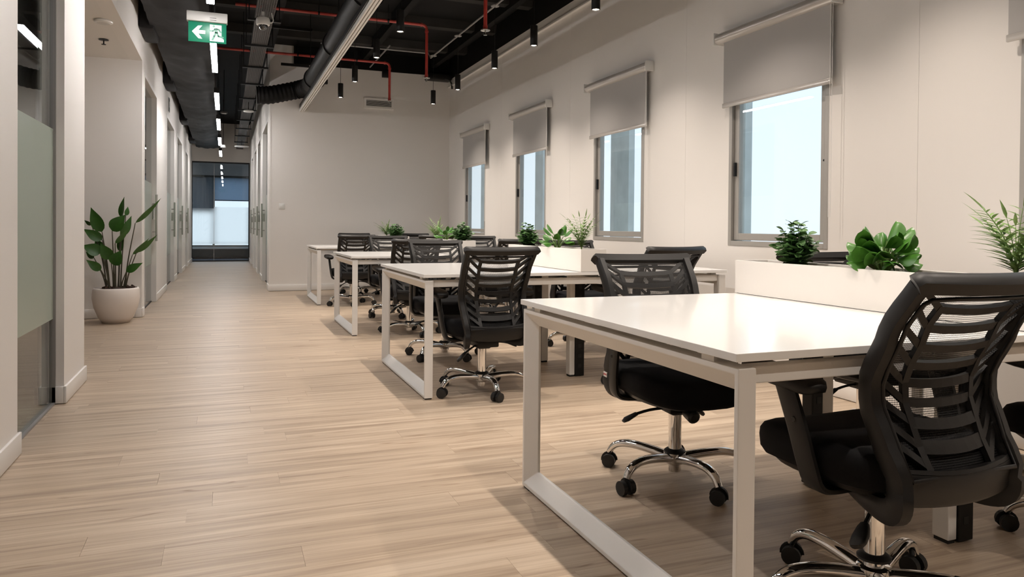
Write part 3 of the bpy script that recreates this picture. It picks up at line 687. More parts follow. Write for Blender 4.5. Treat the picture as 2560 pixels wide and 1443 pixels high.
# x, y of the column, heading (0 = facing away from the viewer, 180 = facing the viewer), star turn, label
CH = [
 (1.647, 1.507, 0.3, 3, 'big black mesh office chair in the right foreground, its back to the viewer'),
 (1.715, 2.565, 175, 5, 'black mesh office chair facing the viewer across the foremost white desk'),
 (2.610, 1.470, -2, 22, 'black mesh office chair mostly hidden behind the right foreground chair, at the right picture edge'),
 (2.820, 2.660, 178, 0, 'black mesh office chair peeking over the foremost planter between its leafy plants'),
 (1.489, 4.341, 2.4, 33, 'black mesh office chair turned away at the near side of the second desk'),
 (1.610, 5.600, 180, 20, 'black mesh office chair on the far side of the second desk, left of its planter'),
 (2.620, 4.300, 8, 14, 'black mesh office chair right of the second planter, behind the chair that faces the viewer'),
 (2.880, 5.720, 178, 40, 'black mesh office chair showing above the second planter, under its palm'),
 (1.625, 6.870, 0, 50, 'black mesh office chair turned away at the near side of the third desk'),
 (1.780, 8.320, 180, 8, 'black mesh office chair on the far side of the third desk, left of its planter'),
 (2.640, 6.930, 3, 20, 'black mesh office chair right of the third planter, near side of the third desk'),
 (2.870, 8.300, 178, 0, 'black mesh office chair right of the third planter, far side of the third desk'),
 (1.520, 9.640, 3, 30, 'black mesh office chair with a raised armrest at the near side of the rearmost desk'),
 (1.830, 11.05, 180, 0, 'black mesh office chair on the far side of the rearmost desk, left of its planter'),
 (2.560, 9.640, 0, 16, 'black mesh office chair right of the rearmost planter, near side of the rearmost desk'),
 (2.760, 11.05, 180, 24, 'black mesh office chair right of the rearmost planter, closest to the back wall'),
]
chairs = [proto] + [copy_tree(proto) for _ in CH[1:]]
for i, (x, y, hd_, st, lab) in enumerate(CH):
    c = chairs[i]
    c.location = (x, y, 0); c.rotation_euler = (0, 0, math.radians(hd_))
    tag(c, lab, 'chair', 'office chairs around the desks')
    rot = Matrix.Rotation(math.radians(st), 4, 'Z')
    for ch in c.children:
        if ch.name.startswith(('base_leg', 'caster')):
            ch.location = rot @ ch.location; ch.rotation_euler = (0, 0, ch.rotation_euler.z + math.radians(st))
    if i == 0:
        for ch in c.children:
            if not ch.name.startswith(('base_', 'caster', 'collar')): ch.location.z += 0.022
    if i == 1:
        t = ob('care_tag', MB().box(0.2515, 0.2535, -0.15, -0.115, 0.405, 0.425), 'tag_white', c); ob('tag_print', MB().box(0.2535, 0.2540, -0.147, -0.118, 0.413, 0.418), 'tag_red', t)

# ------------------------------------------------------------------ plants
def leaf_mb(L, W, bend=0.3, fold=0.25, n=8, tip=1.0, base=0.55, mid=0.42):
    """leaf along +Y from the origin, upper side +Z; width profile peaks at mid"""
    def fn(u, v):
        s = v
        w = (math.sin(math.pi * min(1, s ** (math.log(0.5) / math.log(mid)))) ** base) if 0 < s < 1 else 0.0
        if s > mid: w *= (1 - ((s - mid) / (1 - mid)) ** 2 * 0.35 * tip)
        x = (u - 0.5) * W * w; a = bend * s
        y = L * (math.sin(a) / bend if abs(bend) > 1e-4 else s); z = -L * ((1 - math.cos(a)) / bend if abs(bend) > 1e-4 else 0)
        return (x, y, z + abs(x) * fold)
    return MB().grid(fn, 4, n)
def place(mb, me_src, mat4):
    mb.add([mat4 @ Vector(v) for v in me_src.v], me_src.f)
def aim(p, q, roll=0.0, upv=(0, 0, 1)):
    y = (Vector(q) - Vector(p)).normalized(); u = Vector(upv)
    if abs(y.dot(u)) > 0.95: u = Vector((0, -1, 0))
    x = y.cross(u).normalized(); z = x.cross(y)
    m = Matrix((x, y, z)).transposed().to_4x4(); return Matrix.Translation(p) @ m @ Matrix.Rotation(roll, 4, 'Y')

# floor plant in a round pot
PX, PY = -1.05, 8.60
fp = tag(empty('potted_plant', (PX, PY, 0)), 'tall broad-leaved plant in a round cream pot beside the corridor', 'plant')
ob('pot', MB().lathe([(0.10, 0.0), (0.125, 0.002), (0.165, 0.06), (0.205, 0.16), (0.222, 0.26), (0.216, 0.345), (0.206, 0.362), (0.198, 0.362), (0.200, 0.33), (0.19, 0.30)], seg=48).mesh('pot', smooth=60), 'pot_white', fp)
ob('soil', MB().lathe([(0.199, 0.335), (0.15, 0.352), (0.08, 0.362), (0.02, 0.366)], seg=28), 'soil', fp)
rs_ = random.Random(3)
for q in range(26):
    a = rs_.random() * 6.28; r = 0.06 + 0.12 * rs_.random(); s = 0.008 + 0.012 * rs_.random()
    ob('bark_chip', MB().box(-s, s, -s * 0.6, s * 0.6, -s * 0.4, s * 0.4), 'soil', fp, (r * math.cos(a), r * math.sin(a), 0.366), (rs_.random(), rs_.random(), a))
LV = [(-0.124,0.935,-0.237,1.185,0.111),(-0.030,0.945,0.082,1.122,0.132),(0.035,1.087,0.034,1.313,0.071),(0.074,1.107,0.101,1.205,0.045),(0.044,0.892,0.151,1.103,0.076),(0.174,1.030,0.445,1.276,0.05),(-0.004,0.819,0.144,0.971,0.05),(-0.124,0.853,-0.296,0.968,0.091),(-0.124,0.727,-0.294,0.805,0.111),(-0.034,0.659,-0.124,0.819,0.106),(-0.008,0.600,0.057,0.751,0.116),(-0.124,0.548,-0.251,0.656,0.076),(-0.209,0.665,-0.293,0.728,0.05),(0.149,0.701,0.321,0.859,0.045),(0.193,0.726,0.401,0.893,0.052),(0.105,0.530,0.250,0.627,0.076),(0.031,0.726,0.022,0.931,0.075),(-0.137,0.766,-0.209,0.862,0.071),(-0.235,1.007,-0.310,1.050,0.04)]
DEP = [-0.04, -0.06, 0.10, 0.12, 0.04, 0.02, -0.05, -0.02, -0.08, -0.12, -0.14, -0.10, 0.06, 0.02, -0.04, -0.10, 0.08, 0.06, 0.08]
ROLL = [0.5, -0.3, 1.2, 1.0, 0.9, 1.35, 1.2, 0.2, 0.1, 0.4, -0.2, 0.2, 0.9, 1.3, 1.2, -0.2, 1.1, 0.5, 1.3]
for i, (bx, bz, tx, tz, w) in enumerate(LV):
    dy = DEP[i]; p = Vector((bx, dy, bz)); q = Vector((tx, dy * 1.25 - 0.02, tz)); L = (q - p).length
    sgn = -1 if tx < bx else 1
    lf = leaf_mb(L, w * 1.15, 0.35, 0.18, 10, 1.0, 0.95, 0.36)
    o = ob('leaf', lf.mesh('leaf', smooth=70), 'leaf_deep', fp); o.matrix_local = aim(p, q, sgn * ROLL[i] * 0.6, (0, -1, 0.25))
    sxp = max(-0.09, min(0.09, bx * 0.45)); st = smooth_path([(sxp, dy * 0.5, 0.35), (sxp * 1.15 + bx * 0.12, dy * 0.6, 0.35 + (bz - 0.35) * 0.45), (bx, dy, bz)], 5)
    ob('stem', MB().tube(st, [(0.0085 - 0.005 * k / len(st),) * 2 for k in range(len(st))], 6), 'stem_brown', fp)

def palm(seed, height, spread, nf, leaflet):
    r = random.Random(seed); e = empty('palm_plant')
    for k in range(nf):
        az = 2 * math.pi * k / nf + r.uniform(-0.3, 0.3); h = height * r.uniform(0.62, 1.0) if k else height; sp_ = spread * r.uniform(0.5, 1.0) * (0.25 if k == 0 else 1)
        pth = [Vector((math.cos(az) * sp_ * (t ** 1.6), math.sin(az) * sp_ * (t ** 1.6), h * (t ** 0.85) * (1 - 0.12 * t))) for t in [j / 18 for j in range(19)]]
        mb = MB().tube(pth, [(0.0022 - 0.0014 * j / 18,) * 2 for j in range(19)], 5)
        side = Vector((-math.sin(az), math.cos(az), 0))
        for j in range(3, 19, 2):
            t = (pth[min(j + 1, 18)] - pth[j - 1]).normalized(); Lf = leaflet * (1.0 - 0.5 * abs(j - 9) / 9) * r.uniform(0.85, 1.1)
            for s in (-1, 1):
                q = pth[j] + (side * s * 0.95 + t * 0.62 + Vector((0, 0, -0.05))).normalized() * Lf
                place(mb, leaf_mb(Lf, Lf * 0.15, 0.35, 0.3, 4, 1.0, 0.8, 0.35), aim(pth[j], q, 0.0))
        place(mb, leaf_mb(leaflet * 0.8, leaflet * 0.1, 0.2, 0.3, 4, 1.0, 0.8, 0.35), aim(pth[18], pth[18] + (pth[18] - pth[17])))
        ob('frond', mb.mesh('frond', smooth=60), 'leaf_palm', e)
    return e
def bush(seed, height, rad, ns, lw):
    r = random.Random(seed); e = empty('bushy_plant')
    lf = leaf_mb(lw * 1.25, lw, 0.5, 0.15, 5, 0.6, 0.6, 0.5)
    for k in range(ns):
        az = 2 * math.pi * k * 0.382 + r.uniform(-0.3, 0.3); f = math.sqrt((k + 0.5) / ns); top = height * (1.0 - 0.45 * f * f) * r.uniform(0.8, 1.05); rr = rad * f
        pth = [Vector((math.cos(az) * rr * (t ** 0.8), math.sin(az) * rr * (t ** 0.8), top * t - (0.02 * f * t * t))) for t in [j / 7 for j in range(8)]]
        mb = MB().tube(pth, 0.0014, 5)
        for j in range(1, 8):
            for s in range(2 if j < 7 else 3):
                a2 = az + r.uniform(-1.2, 1.2) + s * math.pi * (0.9 if j < 7 else 0.66)
                q = pth[j] + Vector((math.cos(a2), math.sin(a2), r.uniform(-0.1, 0.9)))
                m = aim(pth[j], q, r.uniform(-0.6, 0.6)) @ Matrix.Scale(r.uniform(0.65, 1.1) * (1.0 if j < 6 else 0.7), 4)
                place(mb, lf, m)
        ob('sprig', mb.mesh('sprig', smooth=60), 'leaf_bush', e)
    return e
def disc_leaf(L, W):
    def fn(u, v):
        w = math.sqrt(max(0.0, 1 - (2 * v - 1) ** 2)); x = (u - 0.5) * W * w; y = L * v
        return (x, y, -0.9 * x * x / W * 2 - 0.25 * L * (v - 0.35) ** 2)
    return MB().grid(fn, 6, 10)
def roundleaf(seed, height, rad, nl, lw, ratio=0.9):
    r = random.Random(seed); e = empty('round_leaved_plant')
    for k in range(nl):
        f = (k + 0.5) / nl; az = 2 * math.pi * k * 0.382 + r.uniform(-0.25, 0.25)
        inc = math.radians(64 - 62 * f + r.uniform(-9, 9)); L = lw * r.uniform(0.75, 1.1)
        out = Vector((math.cos(az), math.sin(az), 0)); rr = rad * (0.10 + 0.42 * math.sqrt(f)) * r.uniform(0.85, 1.1)
        p = out * rr + Vector((0, 0, max(0.055, height * (0.74 - 0.50 * f) * r.uniform(0.9, 1.1)))); d_ = out * math.cos(inc) + Vector((0, 0, math.sin(inc)))
        o = ob('leaf', disc_leaf(L, L * ratio * r.uniform(0.9, 1.08)).mesh('leaf', smooth=80), 'leaf_round', e)
        mt = aim(p, p + d_, r.uniform(-0.5, 0.5)); o.matrix_local = mt
        st = smooth_path([(0, 0, -0.02), out * rr * 0.45 + Vector((0, 0, p.z * 0.55)), p], 4)
        q = ob('stem', MB().tube([mt.inverted() @ v for v in st], 0.0032, 6), 'stem_green', o)
    return e
ZS = DZT + 0.118
def put(e, x, y, label, cat, group, z=ZS):
    e.location = (x, y, z); tag(e, label, cat, group)
GP = 'plants in the desk planters'
put(bush(11, 0.200, 0.085, 26, 0.040), 2.205, 2.43, 'bushy small-leaved plant at the far end of the foremost planter', 'plant', GP)
put(roundleaf(5, 0.165, 0.120, 34, 0.080), 2.21, 2.00, 'glossy round-leaved plant in the middle of the foremost planter', 'plant', GP)
put(palm(9, 0.27, 0.15, 11, 0.105), 2.21, 1.52, 'small feathery palm in the foremost planter, cut by the right picture edge', 'plant', GP)
put(bush(21, 0.190, 0.080, 26, 0.040), 2.20, 5.33, 'bushy small-leaved plant at the far end of the second planter', 'plant', GP)
put(roundleaf(8, 0.175, 0.13, 13, 0.095, 0.58), 2.20, 4.78, 'broad-leaved plant in the middle of the second planter', 'plant', GP)
put(palm(14, 0.265, 0.11, 12, 0.080), 2.20, 4.40, 'small feathery palm at the near end of the second planter', 'plant', GP)
put(palm(17, 0.24, 0.13, 9, 0.10), 2.20, 8.0, 'small feathery palm at the far end of the third planter', 'plant', GP)
put(roundleaf(31, 0.16, 0.12, 13, 0.085, 0.62), 2.20, 7.62, 'dark round-leaved plant in the middle of the third planter', 'plant', GP)
put(bush(33, 0.21, 0.11, 30, 0.042), 2.20, 7.06, 'full bushy plant at the near end of the third planter', 'plant', GP)
put(palm(41, 0.21, 0.15, 10, 0.11), 2.20, 10.75, 'small feathery palm in the rearmost planter', 'plant', GP)
put(bush(43, 0.19, 0.12, 30, 0.042), 2.20, 10.15, 'full bushy plant right of the palm in the rearmost planter', 'plant', GP)

# ------------------------------------------------------------------ lamps
def pend_proto():
    p = empty('pendant_lamp')
    ob('shade', MB().lathe([(0.0285, 0.012), (0.0295, 0.0), (0.034, 0.0), (0.035, 0.004), (0.035, 0.188), (0.033, 0.190), (0.004, 0.191)], seg=28), 'black_metal', p)
    ob('diffuser', MB().lathe([(0.029, 0.008), (0.020, 0.003), (0.004, 0.002)], seg=20), 'lamp_glow', p)
    ob('cable', MB().cyl((0, 0, 0.19), (0, 0, 0.685), 0.0028, 6), 'black_rubber', p)
    l = bpy.data.lights.new('lamp_light', 'SPOT'); l.energy = P_PEND; l.color = C_PEND; l.spot_size = math.radians(118); l.spot_blend = 1.0; l.shadow_soft_size = 0.022
    lo = bpy.data.objects.new('lamp_light', l); COL.objects.link(lo); lo.parent = p; lo.location = (0, 0, -0.004)
    ob('ceiling_rose', MB().lathe([(0.012, 0.670), (0.045, 0.672), (0.047, 0.680), (0.02, 0.692)], seg=20), 'grey_conduit', p)
    return p
pp_ = pend_proto()
PYS = [10.15, 8.97, 7.60, 6.50, 5.24, 3.95, 2.68, 1.38, 0.05]
ordl = ['closest to the back wall', 'second from the back wall', 'third from the back wall', 'fourth from the back wall', 'fifth from the back wall', 'sixth from the back wall', 'seventh from the back wall', 'eighth from the back wall', 'ninth from the back wall', 'tenth from the back wall', 'eleventh from the back wall']
first = True
for row, x in (('row over the left seats', 1.44), ('row nearer the windows', 2.725)):
    for k, y in enumerate(PYS):
        c = pp_ if first else copy_tree(pp_); first = False
        c.location = (x, y, 2.745); tag(c, 'black cylinder pendant lamp, %s in the %s' % (ordl[k], row), 'lamp', 'pendant lamps over the desks')
def strip_proto():
    s = empty('strip_light')
    ob('housing', MB().box(-0.032, 0.032, -0.74, 0.74, 0.0, 0.07).mesh('housing', smooth=0, bevel=0.003), 'black_metal', s)
    ob('diffuser', MB().box(-0.028, 0.028, -0.73, 0.73, -0.012, 0.002).mesh('diffuser', smooth=0), 'strip_glow', s)
    for y in (-0.6, 0.6): ob('wire', MB().cyl((0, y, 0.07), (0, y, 0.90), 0.002, 5), 'black_rubber', s)
    return s
st0 = strip_proto(); first = True
SY = [19.65, 16.8, 13.95, 11.35, 8.4, 5.58, 2.75]
for k, y in enumerate(SY):
    c = st0 if first else copy_tree(st0); first = False
    c.location = (-0.115, y, 2.77)
    tag(c, 'slim strip light hung along the corridor, ' + ['nearest the end glass', 'second from the end glass', 'third from the end glass', 'fourth from the end glass', 'seen right below the exit sign', 'cut by the top edge', 'overhead before the exit sign', 'overhead beside the viewer', 'behind the viewer'][k], 'lamp', 'corridor strip lights')

# ------------------------------------------------------------------ services under the ceiling
def pipe(mb, pts, r, seg=10): return mb.tube(pts, r, seg)
# insulated duct over the corridor
def duct_ring(y, k):
    r = random.Random(k); n = 14; out = []
    x0, x1, z0, z1 = -0.74, -0.155, 3.10, 3.55
    for i in range(9): u = i / 8; out.append((x0 + (x1 - x0) * u, y, z0 - 0.035 * math.sin(math.pi * u) + r.uniform(-0.016, 0.016)))
    for i in range(1, 4): u = i / 4; out.append((x1 + 0.01 * r.uniform(-1, 1), y, z0 + (z1 - z0) * u))
    for i in range(5): u = i / 4; out.append((x1 + (x0 - x1) * u, y, z1))
    for i in range(1, 4): u = i / 4; out.append((x0 + 0.01 * r.uniform(-1, 1), y, z1 + (z0 - z1) * u))
    return out
du = tag(empty('insulated_duct', (0, 0, 0)), 'wide black insulated duct with wrinkled wrap along the corridor ceiling', 'duct')
ob('wrap', MB().rings([duct_ring(-3.9 + 0.14 * i, i) for i in range(183)]).mesh('wrap', smooth=60), 'insulation', du)
for y in (1.5, 5.2, 8.9, 12.15, 16.25, 20.0):
    ob('branch', MB().box(-0.848, -0.70, y - 0.35, y + 0.35, 3.05, 3.52).mesh('branch', bevel=0.03), 'insulation', du)
# round duct beside the white rail
rd = tag(empty('round_duct'), 'round black metal duct running above the white ceiling rail', 'duct')
ob('pipe', MB().cyl((1.15, -3.9, 3.06), (1.15, 11.05, 3.06), 0.135, 28), 'duct_black', rd)
for y in (-2.2, -0.1, 2.1, 4.3, 6.5, 8.5, 10.6): ob('flange', MB().cyl((1.15, y - 0.02, 3.06), (1.15, y + 0.02, 3.06), 0.150, 28), 'duct_black', rd)
el = smooth_path([(1.15, 11.0, 3.06), (1.13, 11.3, 3.06), (1.02, 11.5, 3.05), (0.82, 11.54, 3.0), (0.60, 11.54, 2.945), (0.42, 11.54, 2.93)], 7)
ob('flexible_elbow', MB().tube(el, [(0.125 + 0.012 * (i % 2),) * 2 for i in range(len(el))], 20), 'insulation', rd)
for y in (3.0, 7.2, 9.7): ob('hanger', MB().cyl((1.0, y, 3.06), (1.0, y, ZC), 0.005, 6).cyl((1.3, y, 3.06), (1.3, y, ZC), 0.005, 6), 'black_metal', rd)
# white rail
ra = tag(empty('ceiling_rail'), 'long white double track rail hung under the ceiling, ending at the back wall', 'rail')
ob('profile', MB().box(1.068, 1.082, -3.9, YB, 2.785, 2.84).box(1.092, 1.112, -3.9, YB, 2.785, 2.84).box(1.122, 1.138, -3.9, YB, 2.785, 2.84).box(1.068, 1.138, -3.9, YB, 2.825, 2.845), 'rail_white', ra)
ob('carrier', MB().box(1.07, 1.136, -3.9, YB, 2.846, 2.90), 'black_metal', ra)
for y in (0.5, 3.2, 5.9, 8.6, 11.3): ob('hanger', MB().cyl((1.10, y, 2.90), (1.10, y, 2.93), 0.01, 6), 'black_metal', ra)
# cable tray
ct = tag(empty('cable_tray'), 'perforated grey cable tray running along the corridor ceiling', 'cable tray')
tb = MB(); hx0, hx1, zt = 0.28, 0.44, 3.10
cols = 8; cw = (hx1 - hx0) / cols
for i in range(cols + 1):
    x = hx0 + cw * i; tb.box(x - 0.0065, x + 0.0065, -3.9, 21.8, zt, zt + 0.002)
y = -3.9
while y < 21.8:
    tb.box(hx0, hx1, y, y + 0.016, zt, zt + 0.002); y += 0.05
tb.box(hx0 - 0.006, hx0 - 0.004, -3.9, 21.8, zt, zt + 0.06).box(hx1 + 0.004, hx1 + 0.006, -3.9, 21.8, zt, zt + 0.06)
ob('perforated_bed', tb.mesh('bed', smooth=0), 'tray_metal', ct)
cbm = MB()
for i in range(6): cbm.tube(smooth_path([(0.30 + 0.024 * i, -3.9 + 2.4 * q, zt + 0.014 + 0.003 * ((i + q) % 3)) for q in range(11)], 2), 0.009, 6)
ob('cables', cbm, 'black_rubber', ct)['kind'] = 'stuff'
for y in (0.9, 2.9, 4.9, 6.4, 7.9, 9.05, 10.3, 11.55, 12.9, 14.2, 15.6, 17.0, 18.4, 19.8):
    ob('hanger', MB().box(0.20, 0.52, y - 0.02, y + 0.02, zt - 0.024, zt - 0.002).cyl((0.215, y, zt - 0.02), (0.215, y, ZC), 0.005, 6).cyl((0.505, y, zt - 0.02), (0.505, y, ZC), 0.005, 6), 'black_metal', ct)
# red sprinkler pipes
def sprinkler(name, x, y, zb, xl, zp, label):
    e = tag(empty(name, (x, y, zb)), label, 'pipe', 'red sprinkler pipes')
    r = 0.019
    pth = [Vector((xl - x, -0.02, zp - zb)), Vector((-0.06, 0, zp - zb))] + [Vector((-0.06 + 0.06 * math.sin(a), 0, zp - zb - 0.06 + 0.06 * math.cos(a))) for a in (0.4, 0.8, 1.2)] + [Vector((0, 0, zp - zb - 0.07)), Vector((0, 0, 0.05))]
    ob('pipe', MB().tube(pth, r, 12, up=(0, 1, 0)), 'red_paint', e)
    ob('elbow_collar', MB().cyl((-0.085, 0, zp - zb), (-0.06, 0, zp - zb), 0.025, 12).cyl((0, 0, zp - zb - 0.095), (0, 0, zp - zb - 0.07), 0.025, 12).cyl((0, 0, 0.05), (0, 0, 0.09), 0.023, 12), 'red_paint', e)
    ob('escutcheon', MB().lathe([(0.012, 0.044), (0.045, 0.040), (0.047, 0.046), (0.02, 0.052)], seg=18), 'steel', e)
    ob('head', MB().cyl((0, 0, 0.0), (0, 0, 0.045), 0.006, 8).lathe([(0.003, -0.004), (0.018, -0.003), (0.018, 0.0), (0.004, 0.002)], seg=14), 'steel', e)
    for dx in (0.5, 1.35, 2.0):
        if xl < x - dx: ob('clamp', MB().cyl((-dx, -0.02, zp - zb), (-dx, -0.02, ZC - zb), 0.004, 6).cyl((-dx - 0.01, -0.015, zp - zb), (-dx + 0.01, -0.015, zp - zb), 0.024, 12), 'black_metal', e)
sprinkler('sprinkler_pipe', 2.40, 9.28, 2.88, 0.10, 3.60, 'red sprinkler pipe with a drop ending above the desks')
sprinkler('sprinkler_pipe', 2.325, 11.22, 2.88, -0.12, 3.50, 'red sprinkler pipe closest to the back wall, dropping in front of the air vent')
sprinkler('sprinkler_pipe', 2.34, 6.80, 2.88, 0.10, 3.60, 'vertical red sprinkler drop cut by the top edge of the picture')
# conduits
o = ob('conduit', MB().cyl((2.725, -3.9, 3.425), (2.725, 10.3, 3.425), 0.011, 8)); o.data.materials.append(M['grey_conduit']); tag(o, 'thin grey conduit feeding the pendant row by the windows', 'conduit')
o = ob('conduit', MB().cyl((1.44, -3.9, 3.425), (1.44, 10.3, 3.425), 0.011, 8), 'black_metal'); tag(o, 'thin black conduit feeding the pendant row over the left seats', 'conduit')
o = ob('conduit', MB().tube([(1.2, 10.35, 3.50), (2.70, 10.35, 3.50), (2.725, 10.3, 3.43)], 0.011, 8), 'grey_conduit'); tag(o, 'thin grey conduit crossing the ceiling near the back wall', 'conduit')
o = ob('conduit', MB().tube(smooth_path([(2.15, 10.37, 3.56), (2.15, 11.0, 3.56), (2.15, 11.9, 3.56)], 2), 0.011, 8), 'grey_conduit'); tag(o, 'short grey conduit running to the back wall above the air vent', 'conduit')
# cross struts over the tray
for k, (y, z, xa, xb) in enumerate(((8.1, 3.62, 0.55, 1.9), (10.0, 3.55, 0.5, 1.05), (11.35, 3.36, 0.75, 1.15))):
    o = ob('strut', MB().box(xa, xb, y - 0.02, y + 0.02, z, z + 0.035), 'black_metal'); tag(o, ['black strut channel crossing beyond the tray', 'black strut channel between tray and round duct', 'short black strut over the flexible duct elbow'][k], 'strut', 'ceiling strut channels')
# black valve box and hose in the corner
vb = tag(empty('valve_box', (2.95, 11.80, 3.42)), 'black drain pan with a bent hose in the corner by the window wall', 'drain pan')
ob('pan', MB().box(0.10, 0.52, -0.06, 0.14, 0.0, 0.10).mesh('pan', bevel=0.02), 'black_metal', vb)
ob('hose', MB().tube(smooth_path([(0.40, -0.05, 0.02), (0.47, -0.07, 0.0), (0.505, -0.08, -0.06), (0.515, -0.08, -0.14)], 4), 0.014, 8), 'black_rubber', vb)

# exit sign
ex = tag(empty('exit_sign', (-0.145, 6.60, 2.52)), 'green running man exit sign with a white arrow pointing left', 'sign')
ob('housing', MB().box(-0.156, 0.156, -0.02, 0.045, 0.165, 0.245).mesh('housing', bevel=0.006), 'white_plastic', ex)
ob('bracket', MB().box(0.05, 0.062, 0.01, 0.016, 0.245, 1.15), 'black_metal', ex)
pt = ob('plate', MB().box(-0.143, 0.148, 0.006, 0.014, 0.0, 0.168).mesh('plate', bevel=0.003), 'sign_green', ex)
ob('vents', MB().box(0.02, 0.07, -0.0212, -0.0198, 0.178, 0.182).box(0.02, 0.07, -0.0212, -0.0198, 0.196, 0.200), 'tray_metal', ex)['kind'] = 'stuff'
def flat(poly, y0, y1): return MB().prism(poly, 'y', y0, y1)
ob('arrow', flat([(-0.116, 0.082), (-0.070, 0.132), (-0.036, 0.136), (-0.066, 0.097), (-0.014, 0.097), (-0.014, 0.067), (-0.066, 0.067), (-0.036, 0.026), (-0.066, 0.028)], 0.0035, 0.006), 'sign_white', pt)
ob('doorway', flat([(0.020, 0.014), (0.128, 0.014), (0.128, 0.034), (0.110, 0.046), (0.110, 0.150), (0.020, 0.150)], 0.0035, 0.006), 'sign_white', pt)
def limb(mb, pts, w):
    P = [Vector((x, 0, z)) for x, z in pts]
    for a, b in zip(P, P[1:]):
        d = (b - a).normalized(); n = Vector((-d.z, 0, d.x)) * w / 2; a2, b2 = a - d * w * 0.3, b + d * w * 0.3
        mb.prism([((a2 + n).x, (a2 + n).z), ((b2 + n).x, (b2 + n).z), ((b2 - n).x, (b2 - n).z), ((a2 - n).x, (a2 - n).z)], 'y', 0.002, 0.0034)
rm = MB(); rm.prism([(0.050 + 0.0095 * math.cos(i * 0.5236), 0.138 + 0.0095 * math.sin(i * 0.5236)) for i in range(12)], 'y', 0.002, 0.0034)
limb(rm, [(0.066, 0.114), (0.070, 0.088)], 0.024); limb(rm, [(0.060, 0.117), (0.044, 0.098), (0.022, 0.098)], 0.011); limb(rm, [(0.072, 0.118), (0.090, 0.112), (0.104, 0.090)], 0.012)
limb(rm, [(0.066, 0.086), (0.054, 0.056), (0.040, 0.026)], 0.014); limb(rm, [(0.073, 0.086), (0.086, 0.058), (0.122, 0.050)], 0.014)
ob('running_figure', rm, 'sign_green', pt)

# ceiling devices
def disc(name, loc, r, label, cat, m='white_plastic', h=0.03, stem=0.0):
    e = tag(empty(name, loc), label, cat)
    ob('body', MB().lathe([(r * 0.75, 0.0), (r * 0.97, 0.006), (r, 0.016), (r * 0.9, h), (0.02, h + 0.002)], seg=24), m, e)
    ob('face', MB().lathe([(r * 0.3, -0.004), (r * 0.7, -0.001), (r * 0.74, 0.002)], seg=20), 'vent_white', e)
    if stem: ob('rod', MB().cyl((0, 0, h), (0, 0, h + stem), 0.006, 6), 'black_metal', e)
    return e
dc = tag(empty('dome_camera', (0.335, 7.62, 2.965)), 'white dome security camera under the cable tray', 'camera')
ob('body', MB().lathe([(0.048, 0.0), (0.062, 0.004), (0.066, 0.02), (0.066, 0.055), (0.06, 0.07), (0.05, 0.075)], seg=28), 'white_plastic', dc)
ob('dome', MB().lathe([(0.004, -0.047), (0.02, -0.043), (0.035, -0.030), (0.043, -0.012), (0.045, 0.004)], seg=24), 'cam_dome', dc)
ob('bracket', MB().box(-0.012, 0.012, -0.012, 0.012, 0.07, 0.132), 'white_plastic', dc)
ob('cable', MB().tube(smooth_path([(0.06, 0, 0.03), (0.085, 0, 0.035), (0.095, 0, 0.06), (0.085, 0, 0.10), (0.08, 0, 0.128)], 4), 0.005, 6), 'white_plastic', dc)
disc('ceiling_speaker', (0.36, 13.35, 2.93), 0.085, 'round white speaker hung under the cable tray in mid corridor', 'speaker', stem=0.14)
disc('ceiling_speaker', (0.37, 19.4, 2.93), 0.17, 'flat white disc hung near the far end of the cable tray', 'speaker', stem=0.14)
disc('smoke_detector', (-0.05, 17.6, 2.72), 0.055, 'round white detector hanging beside the corridor strip lights', 'detector', h=0.06, stem=1.0)
disc('motion_sensor', (-0.03, 14.2, 3.0), 0.06, 'small grey motion sensor above the corridor strip lights', 'sensor', 'tray_metal', stem=0.75)
disc('smoke_detector', (-1.0, 7.35, 2.772), 0.075, 'flat white detector on the alcove ceiling', 'detector', h=0.027)
sp_ = tag(empty('alcove_sprinkler', (-1.10, 8.10, 2.745)), 'small dark sprinkler head under the alcove ceiling', 'sprinkler')
ob('plate', MB().lathe([(0.04, 0.05), (0.045, 0.046), (0.01, 0.044)], seg=18), 'black_metal', sp_); ob('stem', MB().cyl((0, 0, 0.008), (0, 0, 0.046), 0.006, 8), 'black_metal', sp_); ob('deflector', MB().lathe([(0.003, 0.0), (0.022, 0.003), (0.02, 0.007), (0.004, 0.009)], seg=14), 'black_metal', sp_)

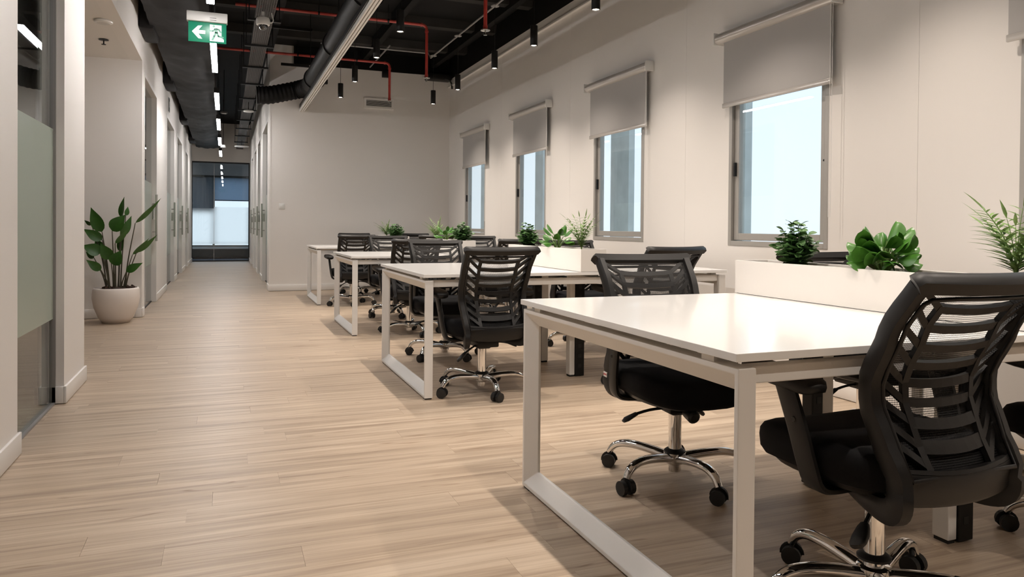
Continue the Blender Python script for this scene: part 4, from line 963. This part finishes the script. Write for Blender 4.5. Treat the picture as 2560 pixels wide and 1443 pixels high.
# back wall fittings
vn = tag(empty('air_vent', (2.305, YB, 2.92)), 'white rectangular air vent high on the back wall', 'vent')
ob('frame', MB().box(-0.24, 0.24, -0.016, 0, -0.01, 0.026).box(-0.24, 0.24, -0.016, 0, 0.126, 0.16).box(-0.24, -0.205, -0.016, 0, 0.026, 0.126).box(0.205, 0.24, -0.016, 0, 0.026, 0.126), 'trim_paint', vn)
ob('shade_sheet', MB().box(-0.21, 0.21, -0.003, 0.0, 0.022, 0.128), 'black_metal', vn)  # flat black sheet on the wall, standing for the shade between the louvers
for i in range(7): ob('louver', MB().prism([(-0.012, 0.029 + i * 0.0145), (-0.004, 0.033 + i * 0.0145), (-0.004, 0.038 + i * 0.0145), (-0.012, 0.034 + i * 0.0145)], 'x', -0.205, 0.205), 'vent_white', vn)
sw = tag(empty('wall_switch', (0.812, YB, 1.31)), 'square white switch plate on the back wall beside the corridor', 'switch')
ob('plate', MB().box(-0.045, 0.045, -0.010, 0, -0.045, 0.045).mesh('plate', bevel=0.004), 'white_plastic', sw); ob('rocker', MB().box(-0.028, 0.028, -0.014, -0.010, -0.028, 0.028).mesh('rocker', bevel=0.002), 'white_plastic', sw)
for k, (x, z, w, h) in enumerate(((1.44, 3.24, 0.10, 0.07), (2.41, 3.42, 0.12, 0.10))):
    e = tag(empty('junction_box', (x, YB, z)), ['small black box on the back wall beside the white rail', 'small black box on the back wall above the air vent'][k], 'box')
    ob('box', MB().box(-w / 2, w / 2, -0.06, 0, 0, h).mesh('box', bevel=0.004), 'black_metal', e); ob('screw', MB().cyl((0, -0.064, h / 2), (0, -0.06, h / 2), 0.006, 8), 'steel', e)
# corridor door signs
for k, (y, z) in enumerate(((13.0, 2.92),)):
    e = tag(empty('room_sign', (XL, y, z)), 'small glass room sign over the second corridor door on the left', 'sign')
    ob('plate', MB().box(0.004, 0.012, -0.11, 0.11, -0.11, 0.11), 'clear_glass', e); ob('standoff', MB().cyl((0, 0, 0.09), (0.016, 0, 0.09), 0.008, 8), 'steel', e); ob('mark', MB().box(0.0122, 0.0128, -0.05, 0.05, -0.04, 0.05), 'grey_conduit', e)
